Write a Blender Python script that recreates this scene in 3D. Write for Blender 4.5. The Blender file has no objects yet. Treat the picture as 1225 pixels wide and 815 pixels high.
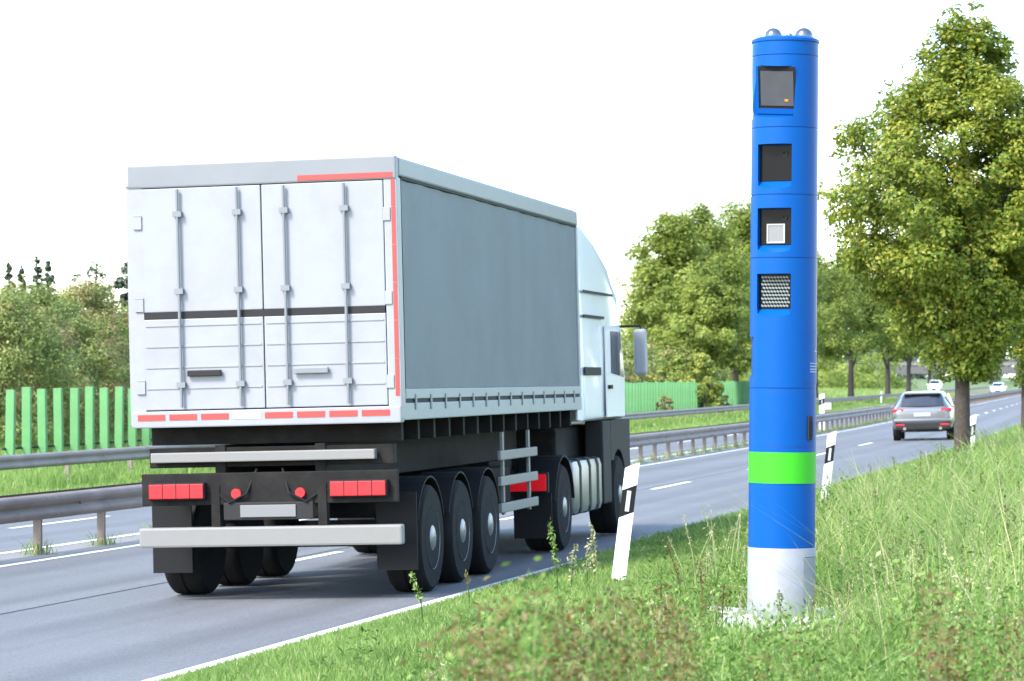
import bpy, bmesh, math, random
import numpy as np
from mathutils import Vector, Matrix
R_ = math.radians
C = bpy.context.scene.collection
SC = bpy.context.scene

# ------------------------------------------------------------------ camera, sky, sun, exposure
HC = 1.98
cam_d = bpy.data.cameras.new('camera'); cam = bpy.data.objects.new('camera', cam_d); C.objects.link(cam)
cam.location = (0, 0, HC); cam.rotation_euler = (R_(90), 0, 0)
cam_d.sensor_width = 36; cam_d.lens = 3600/1225*36
cam_d.shift_y = 44.5/1225
cam_d.clip_start = .1; cam_d.clip_end = 8000
cam_d.dof.use_dof = True; cam_d.dof.focus_distance = 21.5; cam_d.dof.aperture_fstop = 7.5
SC.camera = cam
world = bpy.data.worlds.new('World'); SC.world = world; world.use_nodes = True
nt = world.node_tree; bg = nt.nodes['Background']
sky = nt.nodes.new('ShaderNodeTexSky'); sky.sky_type = 'NISHITA'; sky.sun_disc = False
SUN_EL, SUN_AZ = 46, 228          # azimuth measured clockwise from +Y: behind the camera, to its left
sky.sun_elevation = R_(SUN_EL); sky.sun_rotation = R_(SUN_AZ)
sky.air_density = 1.0; sky.dust_density = 1.0; sky.ozone_density = 1.0
nt.links.new(sky.outputs[0], bg.inputs[0]); bg.inputs[1].default_value = .125
sun_d = bpy.data.lights.new('sun', 'SUN'); sun = bpy.data.objects.new('sun', sun_d); C.objects.link(sun)
sun_d.energy = 1.4; sun_d.angle = R_(14); sun_d.color = (1, .95, .87)
sv = Vector((math.sin(R_(SUN_AZ))*math.cos(R_(SUN_EL)), math.cos(R_(SUN_AZ))*math.cos(R_(SUN_EL)), math.sin(R_(SUN_EL))))
sun.rotation_euler = sv.to_track_quat('Z', 'Y').to_euler()
SC.view_settings.view_transform = 'Standard'; SC.view_settings.look = 'None'
SC.view_settings.exposure = 2.55; SC.view_settings.gamma = 1

# ------------------------------------------------------------------ materials
def mat(name, col, rough=.6, metal=0, coat=0, noise=0, nscale=8, bump=0, bscale=60, spec=None, emit=0, dirt=None, dscale=2.0, damt=.0):
    m = bpy.data.materials.new(name); m.use_nodes = True; t = m.node_tree
    b = t.nodes['Principled BSDF']
    b.inputs['Base Color'].default_value = (*col, 1); b.inputs['Roughness'].default_value = rough
    b.inputs['Metallic'].default_value = metal
    if coat: b.inputs['Coat Weight'].default_value = coat; b.inputs['Coat Roughness'].default_value = .08
    if spec is not None: b.inputs['Specular IOR Level'].default_value = spec
    tc = t.nodes.new('ShaderNodeTexCoord')
    src = None
    if noise:
        n = t.nodes.new('ShaderNodeTexNoise'); n.inputs['Scale'].default_value = nscale; n.inputs['Detail'].default_value = 6
        t.links.new(tc.outputs['Object'], n.inputs['Vector'])
        mx = t.nodes.new('ShaderNodeMix'); mx.data_type = 'RGBA'
        lo = tuple(max(0, c*(1-noise)) for c in col); hi = tuple(min(1, c*(1+noise)) for c in col)
        mx.inputs[6].default_value = (*lo, 1); mx.inputs[7].default_value = (*hi, 1)
        t.links.new(n.outputs['Fac'], mx.inputs[0]); src = mx.outputs[2]
        t.links.new(src, b.inputs['Base Color'])
    if dirt:
        n = t.nodes.new('ShaderNodeTexNoise'); n.inputs['Scale'].default_value = dscale; n.inputs['Detail'].default_value = 8
        n.inputs['Roughness'].default_value = .7
        t.links.new(tc.outputs['Object'], n.inputs['Vector'])
        r = t.nodes.new('ShaderNodeValToRGB'); r.color_ramp.elements[0].position = .45; r.color_ramp.elements[1].position = .8
        r.color_ramp.elements[0].color = (0, 0, 0, 1); r.color_ramp.elements[1].color = (damt, damt, damt, 1)
        t.links.new(n.outputs['Fac'], r.inputs[0])
        mx = t.nodes.new('ShaderNodeMix'); mx.data_type = 'RGBA'
        t.links.new(r.outputs[0], mx.inputs[0])
        if src: t.links.new(src, mx.inputs[6])
        else: mx.inputs[6].default_value = (*col, 1)
        mx.inputs[7].default_value = (*dirt, 1)
        t.links.new(mx.outputs[2], b.inputs['Base Color'])
    if bump:
        n = t.nodes.new('ShaderNodeTexNoise'); n.inputs['Scale'].default_value = bscale; n.inputs['Detail'].default_value = 4
        t.links.new(tc.outputs['Object'], n.inputs['Vector'])
        bp = t.nodes.new('ShaderNodeBump'); bp.inputs['Strength'].default_value = bump; bp.inputs['Distance'].default_value = .02
        t.links.new(n.outputs['Fac'], bp.inputs['Height']); t.links.new(bp.outputs[0], b.inputs['Normal'])
    if emit:
        b.inputs['Emission Color'].default_value = (*col, 1); b.inputs['Emission Strength'].default_value = emit
    return m

def leaf_mat(name, stops, trans=.3, rough=.55):
    m = bpy.data.materials.new(name); m.use_nodes = True; t = m.node_tree
    b = t.nodes['Principled BSDF']; b.inputs['Roughness'].default_value = rough
    b.inputs['Specular IOR Level'].default_value = .35
    a = t.nodes.new('ShaderNodeAttribute'); a.attribute_name = 'tint'
    r = t.nodes.new('ShaderNodeValToRGB'); el = r.color_ramp.elements
    el[0].position = stops[0][0]; el[0].color = (*stops[0][1], 1)
    el[1].position = stops[-1][0]; el[1].color = (*stops[-1][1], 1)
    for p, c in stops[1:-1]:
        e = el.new(p); e.color = (*c, 1)
    t.links.new(a.outputs['Fac'], r.inputs[0]); t.links.new(r.outputs[0], b.inputs['Base Color'])
    tr = t.nodes.new('ShaderNodeBsdfTranslucent'); t.links.new(r.outputs[0], tr.inputs[0])
    mx = t.nodes.new('ShaderNodeMixShader'); mx.inputs[0].default_value = trans
    t.links.new(b.outputs[0], mx.inputs[1]); t.links.new(tr.outputs[0], mx.inputs[2])
    t.links.new(mx.outputs[0], t.nodes['Material Output'].inputs[0])
    return m

def asphalt_mat(name, col):
    m = bpy.data.materials.new(name); m.use_nodes = True; t = m.node_tree
    b = t.nodes['Principled BSDF']; b.inputs['Roughness'].default_value = .75; b.inputs['Specular IOR Level'].default_value = .4
    uv = t.nodes.new('ShaderNodeUVMap'); uv.uv_map = 'road'
    geo = t.nodes.new('ShaderNodeNewGeometry')
    def noise(scale, detail, vec, rough=.6):
        n = t.nodes.new('ShaderNodeTexNoise'); n.inputs['Scale'].default_value = scale; n.inputs['Detail'].default_value = detail
        n.inputs['Roughness'].default_value = rough
        t.links.new(vec, n.inputs['Vector']); return n.outputs['Fac']
    mp = t.nodes.new('ShaderNodeMapping'); mp.inputs['Scale'].default_value = (1.6, .012, 1)
    t.links.new(uv.outputs[0], mp.inputs[0])
    streak = noise(1.0, 5, mp.outputs[0])
    grain = noise(48, 6, geo.outputs['Position'], .8)
    blot = noise(.35, 6, geo.outputs['Position'])
    def mul(a, lo, hi):
        n = t.nodes.new('ShaderNodeMapRange'); n.inputs['From Min'].default_value = .3; n.inputs['From Max'].default_value = .7
        n.inputs['To Min'].default_value = lo; n.inputs['To Max'].default_value = hi
        t.links.new(a, n.inputs[0]); return n.outputs[0]
    x = mul(streak, .82, 1.15); y = mul(grain, .35, 1.65); z = mul(blot, .9, 1.1)
    p = t.nodes.new('ShaderNodeMath'); p.operation = 'MULTIPLY'; t.links.new(x, p.inputs[0]); t.links.new(y, p.inputs[1])
    q = t.nodes.new('ShaderNodeMath'); q.operation = 'MULTIPLY'; t.links.new(p.outputs[0], q.inputs[0]); t.links.new(z, q.inputs[1])
    # wheel paths polished by traffic, two per lane
    sp = t.nodes.new('ShaderNodeSeparateXYZ'); t.links.new(uv.outputs[0], sp.inputs[0])
    ph = t.nodes.new('ShaderNodeMath'); ph.operation = 'MULTIPLY_ADD'; ph.inputs[1].default_value = 2*math.pi/1.72; ph.inputs[2].default_value = .9*2*math.pi/1.72
    t.links.new(sp.outputs[0], ph.inputs[0])
    cs = t.nodes.new('ShaderNodeMath'); cs.operation = 'COSINE'; t.links.new(ph.outputs[0], cs.inputs[0])
    wp = t.nodes.new('ShaderNodeMapRange'); wp.inputs['From Min'].default_value = 0; wp.inputs['From Max'].default_value = 1
    wp.inputs['To Min'].default_value = 1.04; wp.inputs['To Max'].default_value = .86; t.links.new(cs.outputs[0], wp.inputs[0])
    q2 = t.nodes.new('ShaderNodeMath'); q2.operation = 'MULTIPLY'; t.links.new(q.outputs[0], q2.inputs[0]); t.links.new(wp.outputs[0], q2.inputs[1]); q = q2
    v = t.nodes.new('ShaderNodeVectorMath'); v.operation = 'SCALE'; v.inputs[0].default_value = col
    t.links.new(q.outputs[0], v.inputs['Scale']); t.links.new(v.outputs[0], b.inputs['Base Color'])
    bp = t.nodes.new('ShaderNodeBump'); bp.inputs['Strength'].default_value = .35; bp.inputs['Distance'].default_value = .006
    t.links.new(grain, bp.inputs['Height']); t.links.new(bp.outputs[0], b.inputs['Normal'])
    return m

M = dict(
    asphalt=asphalt_mat('asphalt', (.097, .100, .103)),
    median=asphalt_mat('median_strip', (.20, .19, .18)),
    paint=mat('road_paint', (.78, .78, .76), .6, noise=.08, nscale=3, dirt=(.3, .3, .3), dscale=2.5, damt=.5),
    soil=mat('soil_grass', (.085, .125, .03), .9, noise=.45, nscale=2.2, bump=.4, bscale=14),
    blue=mat('blue_paint', (0, .062, .26), .38, spec=.12, noise=.04, nscale=3, dirt=(.003, .070, .21), dscale=5, damt=.5),
    green_band=mat('green_band', (.035, .36, .011), .5, spec=.25),
    base_white=mat('base_grey_white', (.215, .222, .24), .55, noise=.05, nscale=3, dirt=(.13, .135, .10), dscale=5, damt=.6),
    seam=mat('dark_seam', (.002, .03, .16), .6),
    glass_dark=mat('dark_glass', (.006, .006, .007), 0.2, spec=.08),
    glass_grey=mat('grey_glass', (.06, .062, .068), .3, spec=.12, noise=.2, nscale=9),
    black=mat('black_plastic', (.006, .006, .0065), .7, spec=.25),
    dgrey=mat('dark_grey', (.018, .017, .017), .7, spec=.25, noise=.25, nscale=5),
    chassis=mat('chassis_dirt', (.009, .0082, .0076), .8, spec=.2, noise=.4, nscale=4, dirt=(.04, .036, .032), dscale=3, damt=.5),
    led=mat('led_lens', (.14, .17, .165), .15, spec=.3),
    frame_light=mat('light_frame', (.33, .33, .33), .5),
    filter_grey=mat('filter_grey', (.15, .15, .15), .4),
    dome=mat('dome_grey', (.16, .175, .2), .18, metal=.85),
    text=mat('white_print', (.3, .36, .45), .5),
    white_post=mat('white_plastic', (.8, .8, .8), .5, noise=.04, dirt=(.42, .40, .33), dscale=5, damt=.4),
    reflector=mat('reflector', (.5, .5, .52), .25, metal=.3),
    steel=mat('galvanised', (.225, .188, .168), .7, metal=.1, noise=.25, nscale=2.5, dirt=(.09, .072, .062), dscale=1.4, damt=.6),
    steel_post=mat('galvanised_post', (.20, .16, .135), .7, metal=.1, noise=.25, nscale=6, dirt=(.12, .09, .07), dscale=5, damt=.6),
    board=mat('green_board', (.078, .235, .075), .65, noise=.2, nscale=2, dirt=(.085, .14, .06), dscale=1.7, damt=.75),
    stone=mat('white_stone', (.6, .59, .57), .8, noise=.12, nscale=15, bump=.4, bscale=40),
    concrete=mat('concrete', (.10, .098, .095), .85, noise=.15, nscale=2, bump=.2),
    curtain=mat('grey_curtain', (.27, .315, .345), .5, noise=.05, nscale=.8, bump=.06, bscale=3, dirt=(.20, .225, .235), dscale=.9, damt=.6),
    top_rail=mat('grey_rail', (.15, .16, .17), .45, noise=.08, nscale=2, dirt=(.2, .2, .2), dscale=1.5, damt=.5),
    white_truck=mat('white_panel', (.235, .242, .258), .42, noise=.04, nscale=1.5, dirt=(.165, .16, .155), dscale=1.6, damt=.6),
    sill=mat('pale_sill', (.26, .285, .28), .5, noise=.1, nscale=2, dirt=(.17, .17, .145), dscale=2, damt=.6),
    cab_white=mat('cab_white', (.66, .67, .69), .3, coat=.4, noise=.02, dirt=(.5, .5, .5), dscale=1.5, damt=.3),
    red_tape=mat('red_tape', (.36, .035, .028), .4),
    white_tape=mat('white_tape', (.42, .42, .43), .4),
    lamp_red=mat('lamp_red', (.42, .006, .012), .25, emit=.12),
    lamp_amber=mat('lamp_amber', (.7, .2, .02), .25),
    bumper_grey=mat('bumper_grey', (.17, .166, .155), .55, noise=.12, nscale=3, dirt=(.13, .12, .10), dscale=3, damt=.6),
    tank=mat('tank_alu', (.22, .22, .23), .38, metal=.75, noise=.12, nscale=3),
    tyre=mat('tyre', (.011, .0105, .0105), .85, spec=.2, noise=.3, nscale=10, bump=.3, bscale=50),
    rim=mat('rim', (.22, .22, .23), .4, metal=.6, noise=.1),
    silver=mat('silver_paint', (.16, .163, .17), .25, metal=.6, coat=.6),
    car_white=mat('white_paint', (.75, .76, .78), .3, coat=.5),
    car_dark=mat('dark_car_paint', (.05, .06, .09), .3, coat=.5),
    car_glass=mat('car_glass', (.014, .02, .03), .06, spec=.8),
    head_lamp=mat('head_lamp', (.8, .82, .85), .1),
    bark=mat('bark', (.045, .033, .024), .9, noise=.45, nscale=14, bump=1.0, bscale=28),
    bark_grey=mat('bark_grey', (.035, .027, .022), .9, noise=.3, nscale=8),
)
M['leaf_lime'] = leaf_mat('leaf_lime', [(0, (.05, .095, .012)), (.4, (.16, .225, .024)), (.75, (.32, .33, .042)), (1, (.48, .37, .06))], trans=.5)
M['leaf_oak'] = leaf_mat('leaf_oak', [(0, (.10, .15, .022)), (.5, (.215, .27, .045)), (1, (.34, .38, .085))], trans=.5)
M['leaf_shrub'] = leaf_mat('leaf_shrub', [(0, (.11, .14, .032)), (.45, (.20, .26, .065)), (.8, (.29, .28, .09)), (1, (.31, .19, .10))], trans=.35)
M['leaf_yellow'] = leaf_mat('leaf_yellow', [(0, (.08, .13, .02)), (.5, (.20, .26, .042)), (1, (.40, .40, .08))], trans=.35)
M['leaf_conifer'] = leaf_mat('leaf_conifer', [(0, (.025, .045, .028)), (1, (.075, .10, .06))], trans=.15)
M['leaf_far'] = leaf_mat('leaf_far', [(0, (.05, .08, .06)), (1, (.13, .17, .115))], trans=.25)
M['grass'] = leaf_mat('grass', [(0, (.065, .13, .02)), (.45, (.185, .30, .06)), (.8, (.31, .40, .11)), (1, (.45, .41, .21))], trans=.42)
M['weed'] = leaf_mat('weed', [(0, (.05, .11, .016)), (.5, (.14, .245, .04)), (.85, (.26, .35, .09)), (1, (.42, .40, .22))], trans=.38)
M['straw'] = leaf_mat('straw', [(0, (.28, .30, .12)), (1, (.46, .42, .24))], trans=.3)
M['dock'] = leaf_mat('dock', [(0, (.10, .065, .022)), (.5, (.15, .12, .034)), (1, (.20, .24, .06))], trans=.25)
M['petal'] = leaf_mat('petal', [(0, (.30, .12, .28)), (1, (.46, .2, .44))], trans=.3)

# ------------------------------------------------------------------ helpers
def link(o, parent=None):
    C.objects.link(o)
    if parent: o.parent = parent
    return o
def tag(o, label=None, cat=None, group=None, kind=None):
    if label: o['label'] = label
    if cat: o['category'] = cat
    if group: o['group'] = group
    if kind: o['kind'] = kind
    return o
def thing(name, label, cat, loc=(0, 0, 0), rot=(0, 0, 0), group=None):
    o = bpy.data.objects.new(name, None); o.empty_display_size = .2
    link(o); o.location = loc; o.rotation_euler = rot
    return tag(o, label, cat, group)
def copy_tree(o, parent=None):
    c = o.copy(); C.objects.link(c)
    if parent: c.parent = parent
    for ch in o.children: copy_tree(ch, c)
    return c
def obj(name, bm, m, parent=None, smooth=None, loc=None):
    me = bpy.data.meshes.new(name); bmesh.ops.recalc_face_normals(bm, faces=bm.faces[:]); bm.to_mesh(me); bm.free()
    for k in (m if isinstance(m, (list, tuple)) else [m]): me.materials.append(M[k])
    if smooth is not None:
        for p in me.polygons: p.use_smooth = True
        if smooth < 180: me.set_sharp_from_angle(angle=R_(smooth))
    o = bpy.data.objects.new(name, me); link(o, parent)
    if loc: o.location = loc
    return o
def BM(): return bmesh.new()
def box(bm, lo, hi, bev=0, mtx=None, mi=0):
    lo = Vector(lo); hi = Vector(hi)
    r = bmesh.ops.create_cube(bm, size=1)
    vs = r['verts']
    for v in vs:
        v.co = Vector((lo[i] + (v.co[i]+.5)*(hi[i]-lo[i]) for i in range(3)))
    fs = list({f for v in vs for f in v.link_faces})
    for f in fs: f.material_index = mi
    if bev:
        es = list({e for v in vs for e in v.link_edges})
        rr = bmesh.ops.bevel(bm, geom=es, offset=bev, segments=2, affect='EDGES', profile=.6)
        vs = list({v for f in rr['faces'] for v in f.verts} | {v for v in vs if v.is_valid})
        for f in {f for v in vs for f in v.link_faces}: f.material_index = mi
    if mtx is not None:
        for v in vs: v.co = mtx @ v.co
    return vs
def tube(bm, pts, rad, seg=10, cap=True):
    pts = [Vector(p) for p in pts]
    if not hasattr(rad, '__len__'): rad = [rad]*len(pts)
    rings = []; up = Vector((.123, .456, .88)).normalized()
    for i, p in enumerate(pts):
        d = (pts[min(i+1, len(pts)-1)] - pts[max(i-1, 0)]).normalized()
        a = d.cross(up)
        if a.length < 1e-3: a = d.cross(Vector((1, 0, 0)))
        a.normalize(); b = d.cross(a)
        rings.append([bm.verts.new(p + (a*math.cos(2*math.pi*k/seg) + b*math.sin(2*math.pi*k/seg))*rad[i]) for k in range(seg)])
    for r0, r1 in zip(rings, rings[1:]):
        for k in range(seg): bm.faces.new((r0[k], r0[(k+1) % seg], r1[(k+1) % seg], r1[k]))
    if cap:
        bm.faces.new(rings[0]); bm.faces.new(list(reversed(rings[-1])))
def lathe(bm, prof, seg=64, axis='Z', off=(0, 0, 0), closed=True):
    rings = []; off = Vector(off)
    for r, z in prof:
        ring = []
        for k in range(seg):
            a = 2*math.pi*k/seg
            p = Vector((r*math.cos(a), r*math.sin(a), z))
            if axis == 'X': p = Vector((p.z, p.x, p.y))
            ring.append(bm.verts.new(off + p))
        rings.append(ring)
    for r0, r1 in zip(rings, rings[1:]):
        for k in range(seg): bm.faces.new((r0[k], r0[(k+1) % seg], r1[(k+1) % seg], r1[k]))
    if closed:
        bm.faces.new(rings[0]); bm.faces.new(rings[-1])
def prism(bm, poly, x0, x1, axis='X', mi=0):
    """extrude a polygon of (a, b) pairs along an axis; X: (y,z); Y: (x,z); Z: (x,y)"""
    def P(a, b, t):
        return (t, a, b) if axis == 'X' else (a, t, b) if axis == 'Y' else (a, b, t)
    A = [bm.verts.new(P(a, b, x0)) for a, b in poly]; B = [bm.verts.new(P(a, b, x1)) for a, b in poly]
    n = len(poly); fs = [bm.faces.new(A), bm.faces.new(list(reversed(B)))]
    for k in range(n): fs.append(bm.faces.new((A[k], B[k], B[(k+1) % n], A[(k+1) % n])))
    for f in fs: f.material_index = mi
    return A + B
def np_mesh(name, verts, faces, m, tint=None, parent=None, smooth=False):
    """faces: (n, k) index array"""
    me = bpy.data.meshes.new(name); n, k = faces.shape
    me.vertices.add(len(verts)); me.vertices.foreach_set('co', np.ascontiguousarray(verts, dtype=np.float32).ravel())
    me.loops.add(n*k); me.loops.foreach_set('vertex_index', np.ascontiguousarray(faces, dtype=np.int32).ravel())
    me.polygons.add(n); me.polygons.foreach_set('loop_start', np.arange(0, n*k, k, dtype=np.int32))
    if smooth: me.polygons.foreach_set('use_smooth', np.ones(n, dtype=bool))
    if tint is not None:
        a = me.attributes.new('tint', 'FLOAT', 'POINT'); a.data.foreach_set('value', np.ascontiguousarray(tint, dtype=np.float32))
    me.update(calc_edges=True); me.materials.append(M[m])
    o = bpy.data.objects.new(name, me); link(o, parent)
    return o

# ------------------------------------------------------------------ the road's own coordinates
PA, PM, PK, PY = .2018, .23786, -.00018554, 137.47
def XR(Y):
    Y = np.asarray(Y, float); Yc = np.minimum(Y, PY)
    return PA + PM*(Yc-30) + PK*(Yc-30)**2 + (PM+2*PK*(PY-30))*np.maximum(Y-PY, 0)
def SL(Y): return PM + 2*PK*(np.minimum(np.asarray(Y, float), PY)-30)
PROF = np.array([(-900, 3.5), (-120, 3.0), (-45, 1.2), (-30, .55), (-24, .0), (-20, -.40), (-15.5, -.40), (-15.2, -.385), (0, 0), (.25, .02), (1.6, .19), (4, .20), (8, .48), (15, .9), (40, 1.2), (900, 3)])
def GZ(d): return np.interp(d, PROF[:, 0], PROF[:, 1])
def W(Y, d, z=None):
    Y = np.asarray(Y, float); d = np.asarray(d, float); m = SL(Y); s = np.sqrt(1+m*m)
    z = GZ(d) if z is None else z
    return np.stack(np.broadcast_arrays(XR(Y)+d/s, Y-d*m/s, z), -1)
def dist_right(x, y):
    """signed distance of a world point to the right of the road's edge (approx.)"""
    m = SL(y); return (x-XR(y))/np.sqrt(1+m*m)
def WV(Y, d, z=None): return Vector(W(Y, d, z))
def heading(Y): return -math.atan(float(SL(Y)))
def pxX(px, Y): return (px-612.5)/3600*Y
def at_px(px, Y, dz=0):
    x = pxX(px, Y); return Vector((x, Y, float(GZ(dist_right(x, Y)))+dz))

YS = np.concatenate([np.arange(-40, 180, 2), np.arange(180, 600, 10), np.arange(600, 3200, 100)])
def sweep(name, prof, Ys, m, parent=None, closed=False, smooth=False, kind=None, label=None):
    """prof: list of (d, z)"""
    prof = np.array(prof, float); n = len(prof); Ys = np.asarray(Ys, float)
    V = np.concatenate([W(np.full(n, y), prof[:, 0], prof[:, 1]) for y in Ys])
    F = []; U = []
    kk = n if closed else n-1
    for i in range(len(Ys)-1):
        for k in range(kk):
            k2 = (k+1) % n
            F.append((i*n+k, i*n+k2, (i+1)*n+k2, (i+1)*n+k))
            U += [(prof[k, 0], Ys[i]), (prof[k2, 0], Ys[i]), (prof[k2, 0], Ys[i+1]), (prof[k, 0], Ys[i+1])]
    o = np_mesh(name, V, np.array(F), m, parent=parent, smooth=smooth)
    uv = o.data.uv_layers.new(name='road'); uv.data.foreach_set('uv', np.array(U, dtype=np.float32).ravel())
    if kind: o['kind'] = kind
    return o
def flat(d0, d1, dz): return [(d0, .025*d0+dz), (d1, .025*d1+dz)]

ground_prof = []
for d, z in PROF:
    ground_prof.append((d, z-.02 if -15.3 < d < .1 else z))
ground = sweep('ground', ground_prof, YS, 'soil', kind='structure')
near = YS[YS < 1300]
sweep('road', flat(-6.97, .06, .0), near, 'asphalt', kind='structure')
sweep('median_strip', flat(-7.93, -6.972, .0), near, 'median', kind='structure')
sweep('opposite_road', flat(-15.2, -7.932, .0), near, 'asphalt', kind='structure')
def line(name, d, w, Ys): return sweep(name, flat(d-w/2, d+w/2, .004), Ys, 'paint', kind='structure')
line('edge_line', -.07, .13, near); line('edge_line', -6.85, .13, near)
line('edge_line', -8.04, .13, near); line('edge_line', -14.9, .13, near)
def dashes(name, d, w, ends, length, step, y_to):
    V = []; F = []
    ys = list(ends)
    for y1 in ys:
        y0 = y1-length; n = len(V)
        a = .025*(d-w/2)+.004; b = .025*(d+w/2)+.004
        V += [W(y0, d-w/2, a), W(y0, d+w/2, b), W(y1, d+w/2, b), W(y1, d-w/2, a)]
        F.append((n, n+1, n+2, n+3))
    o = np_mesh(name, np.array(V), np.array(F), 'paint'); o['kind'] = 'structure'
# far ends of the dashes read from the photograph, then one every 12 m
base = 34.9
dashes('lane_dashes', -3.50, .12, [base+12.0*k for k in range(-4, 60)], 4.0, 12, 0)
dashes('lane_dashes', -10.93, .12, [46.5+12.0*k for k in range(-4, 60)], 4.0, 12, 0)
sweep('road_seam', flat(-3.72, -3.69, .003), near, 'dgrey', kind='structure')

# ------------------------------------------------------------------ guard rails
WP = [(0, 0), (.03, 0), (.082, .045), (.082, .10), (.012, .145), (.012, .165), (.082, .21), (.082, .265), (.03, .31), (0, .31)]
def beam_prof(d, z0, sgn):
    out = [(d+sgn*u, z0+h) for u, h in WP]
    inn = [(d+sgn*(u-.006), z0+h) for u, h in WP[1:-1]][::-1]
    return out + inn
def rail_ys(y0, y1):
    return np.unique(np.concatenate([np.arange(y0, min(y1, 180), 2.0), np.arange(180, y1, 8.0) if y1 > 180 else [], [y1]]))
def post_mesh(bm, Y, d, z0, z1, w=.055, t=.10):
    m = Matrix.Translation(WV(Y, d, 0)) @ Matrix.Rotation(heading(Y), 4, 'Z')
    # C-section post: web and two flanges
    for lo, hi in (((-t/2, -w/2, z0), (t/2, -w/2+.008, z1)), ((-t/2, -w/2+.008, z0), (-t/2+.008, w/2, z1)), ((t/2-.008, -w/2+.008, z0), (t/2, w/2, z1))):
        box(bm, lo, hi, mtx=m)
def guardrail(label, d, y0, y1, step, double, zc, y_first, name='guardrail'):
    gz = float(GZ(d)); t = thing(name, label, 'guardrail', WV(40, d, gz))
    inv = Matrix.Translation(-t.location)
    def shift(o):
        o.data.transform(inv); o.parent = t; return o
    z0 = gz+.44
    front = shift(sweep('beam', beam_prof(d+.11 if double else d+.07, z0, 1), rail_ys(y0, y1), 'steel', closed=True))
    if double: shift(sweep('beam', beam_prof(d-.11, z0, -1), rail_ys(y0, y1), 'steel', closed=True))
    # bolts and lapped joints
    bm = BM()
    y = y_first
    while y < 160:
        for dy in (-.12, .12):
            for hz in (.055, .255):
                c = WV(y+dy, d+(.11 if double else .07)+.082, z0+hz)
                box(bm, c-Vector((.014, .014, .014)), c+Vector((.010, .014, .014)))
        c = WV(y+step/2, d+(.11 if double else .07)+.016, z0+.155)
        box(bm, c-Vector((.016, .02, .02)), c+Vector((.016, .02, .02)))
        y += 2*step
    bmesh.ops.translate(bm, verts=bm.verts[:], vec=-t.location)
    tmp = bpy.data.meshes.new('tmp'); bm.to_mesh(tmp); bm.free()
    bm = BM(); bm.from_mesh(front.data); nf = len(bm.faces); bm.from_mesh(tmp); bm.faces.ensure_lookup_table()
    for f in bm.faces[nf:]: f.material_index = 1
    bm.to_mesh(front.data); bm.free(); bpy.data.meshes.remove(tmp); front.data.materials.append(M['steel_post'])
    ys = np.arange(y_first, y1, step); vis = [y for y in ys if y > y_first-.1]
    for y in vis[:100]:
        bm = BM(); post_mesh(bm, y, d, gz-.05, z0+.29); shift(obj('post', bm, 'steel_post'))
    if len(vis) > 100:
        bm = BM()
        for y in vis[100:]: post_mesh(bm, y, d, gz-.05, z0+.29)
        o = shift(obj('far_posts', bm, 'steel_post')); o['kind'] = 'stuff'
        o.name = 'post_row'
    return t
guardrail('double sided steel guardrail on closely spaced posts in the median strip', -7.45, 6, 620, 2.1, True, 0, 31.0)
guardrail('steel guardrail on the far roadside in front of the green boards', -18.2, 40, 560, 4.0, False, 0, 63.0)

# ------------------------------------------------------------------ green board screen
def board_fence(label, y0, y1):
    d = -21.3; gz = float(GZ(d)); base = WV(y0, d, gz)
    t = thing('board_fence', label, 'fence', base)
    rnd = random.Random(int(y0))
    bm = BM(); box(bm, (-.055, -.11, -.5), (.055, .11, 2.0), bev=.012)
    first = None; y = y0
    bm.faces.ensure_lookup_table()
    while y < y1:
        if first is None: o = first = obj('board', bm, 'board', t)
        else:
            o = first.copy(); C.objects.link(o); o.parent = t
        p = WV(y, d, gz) - base
        o.location = p + Vector((0, 0, rnd.uniform(-.04, .03)))
        o.rotation_euler = (rnd.uniform(-.012, .012), rnd.uniform(-.02, .02), R_(90)+heading(y)-R_(4)+rnd.uniform(-.06, .06))
        y += 1.06
    bm = BM()
    a = WV(y0-.2, d-.1, gz)-base; b = WV(y1-.4, d-.1, gz)-base
    tube(bm, [a+Vector((0, 0, .55)), (a+b)/2+Vector((0, 0, .55)), b+Vector((0, 0, .55))], .03, 6)
    obj('cross_rail', bm, 'dgrey', t)
board_fence('fence of green upright boards at the left behind the guardrail, with open gaps', 67.2, 122)
board_fence('fence of green upright boards passing behind the truck to the yellow shrub', 122.4, 183.5)
board_fence('fence of green upright boards between the yellow shrub and the blue column', 190.5, 216)

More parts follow.
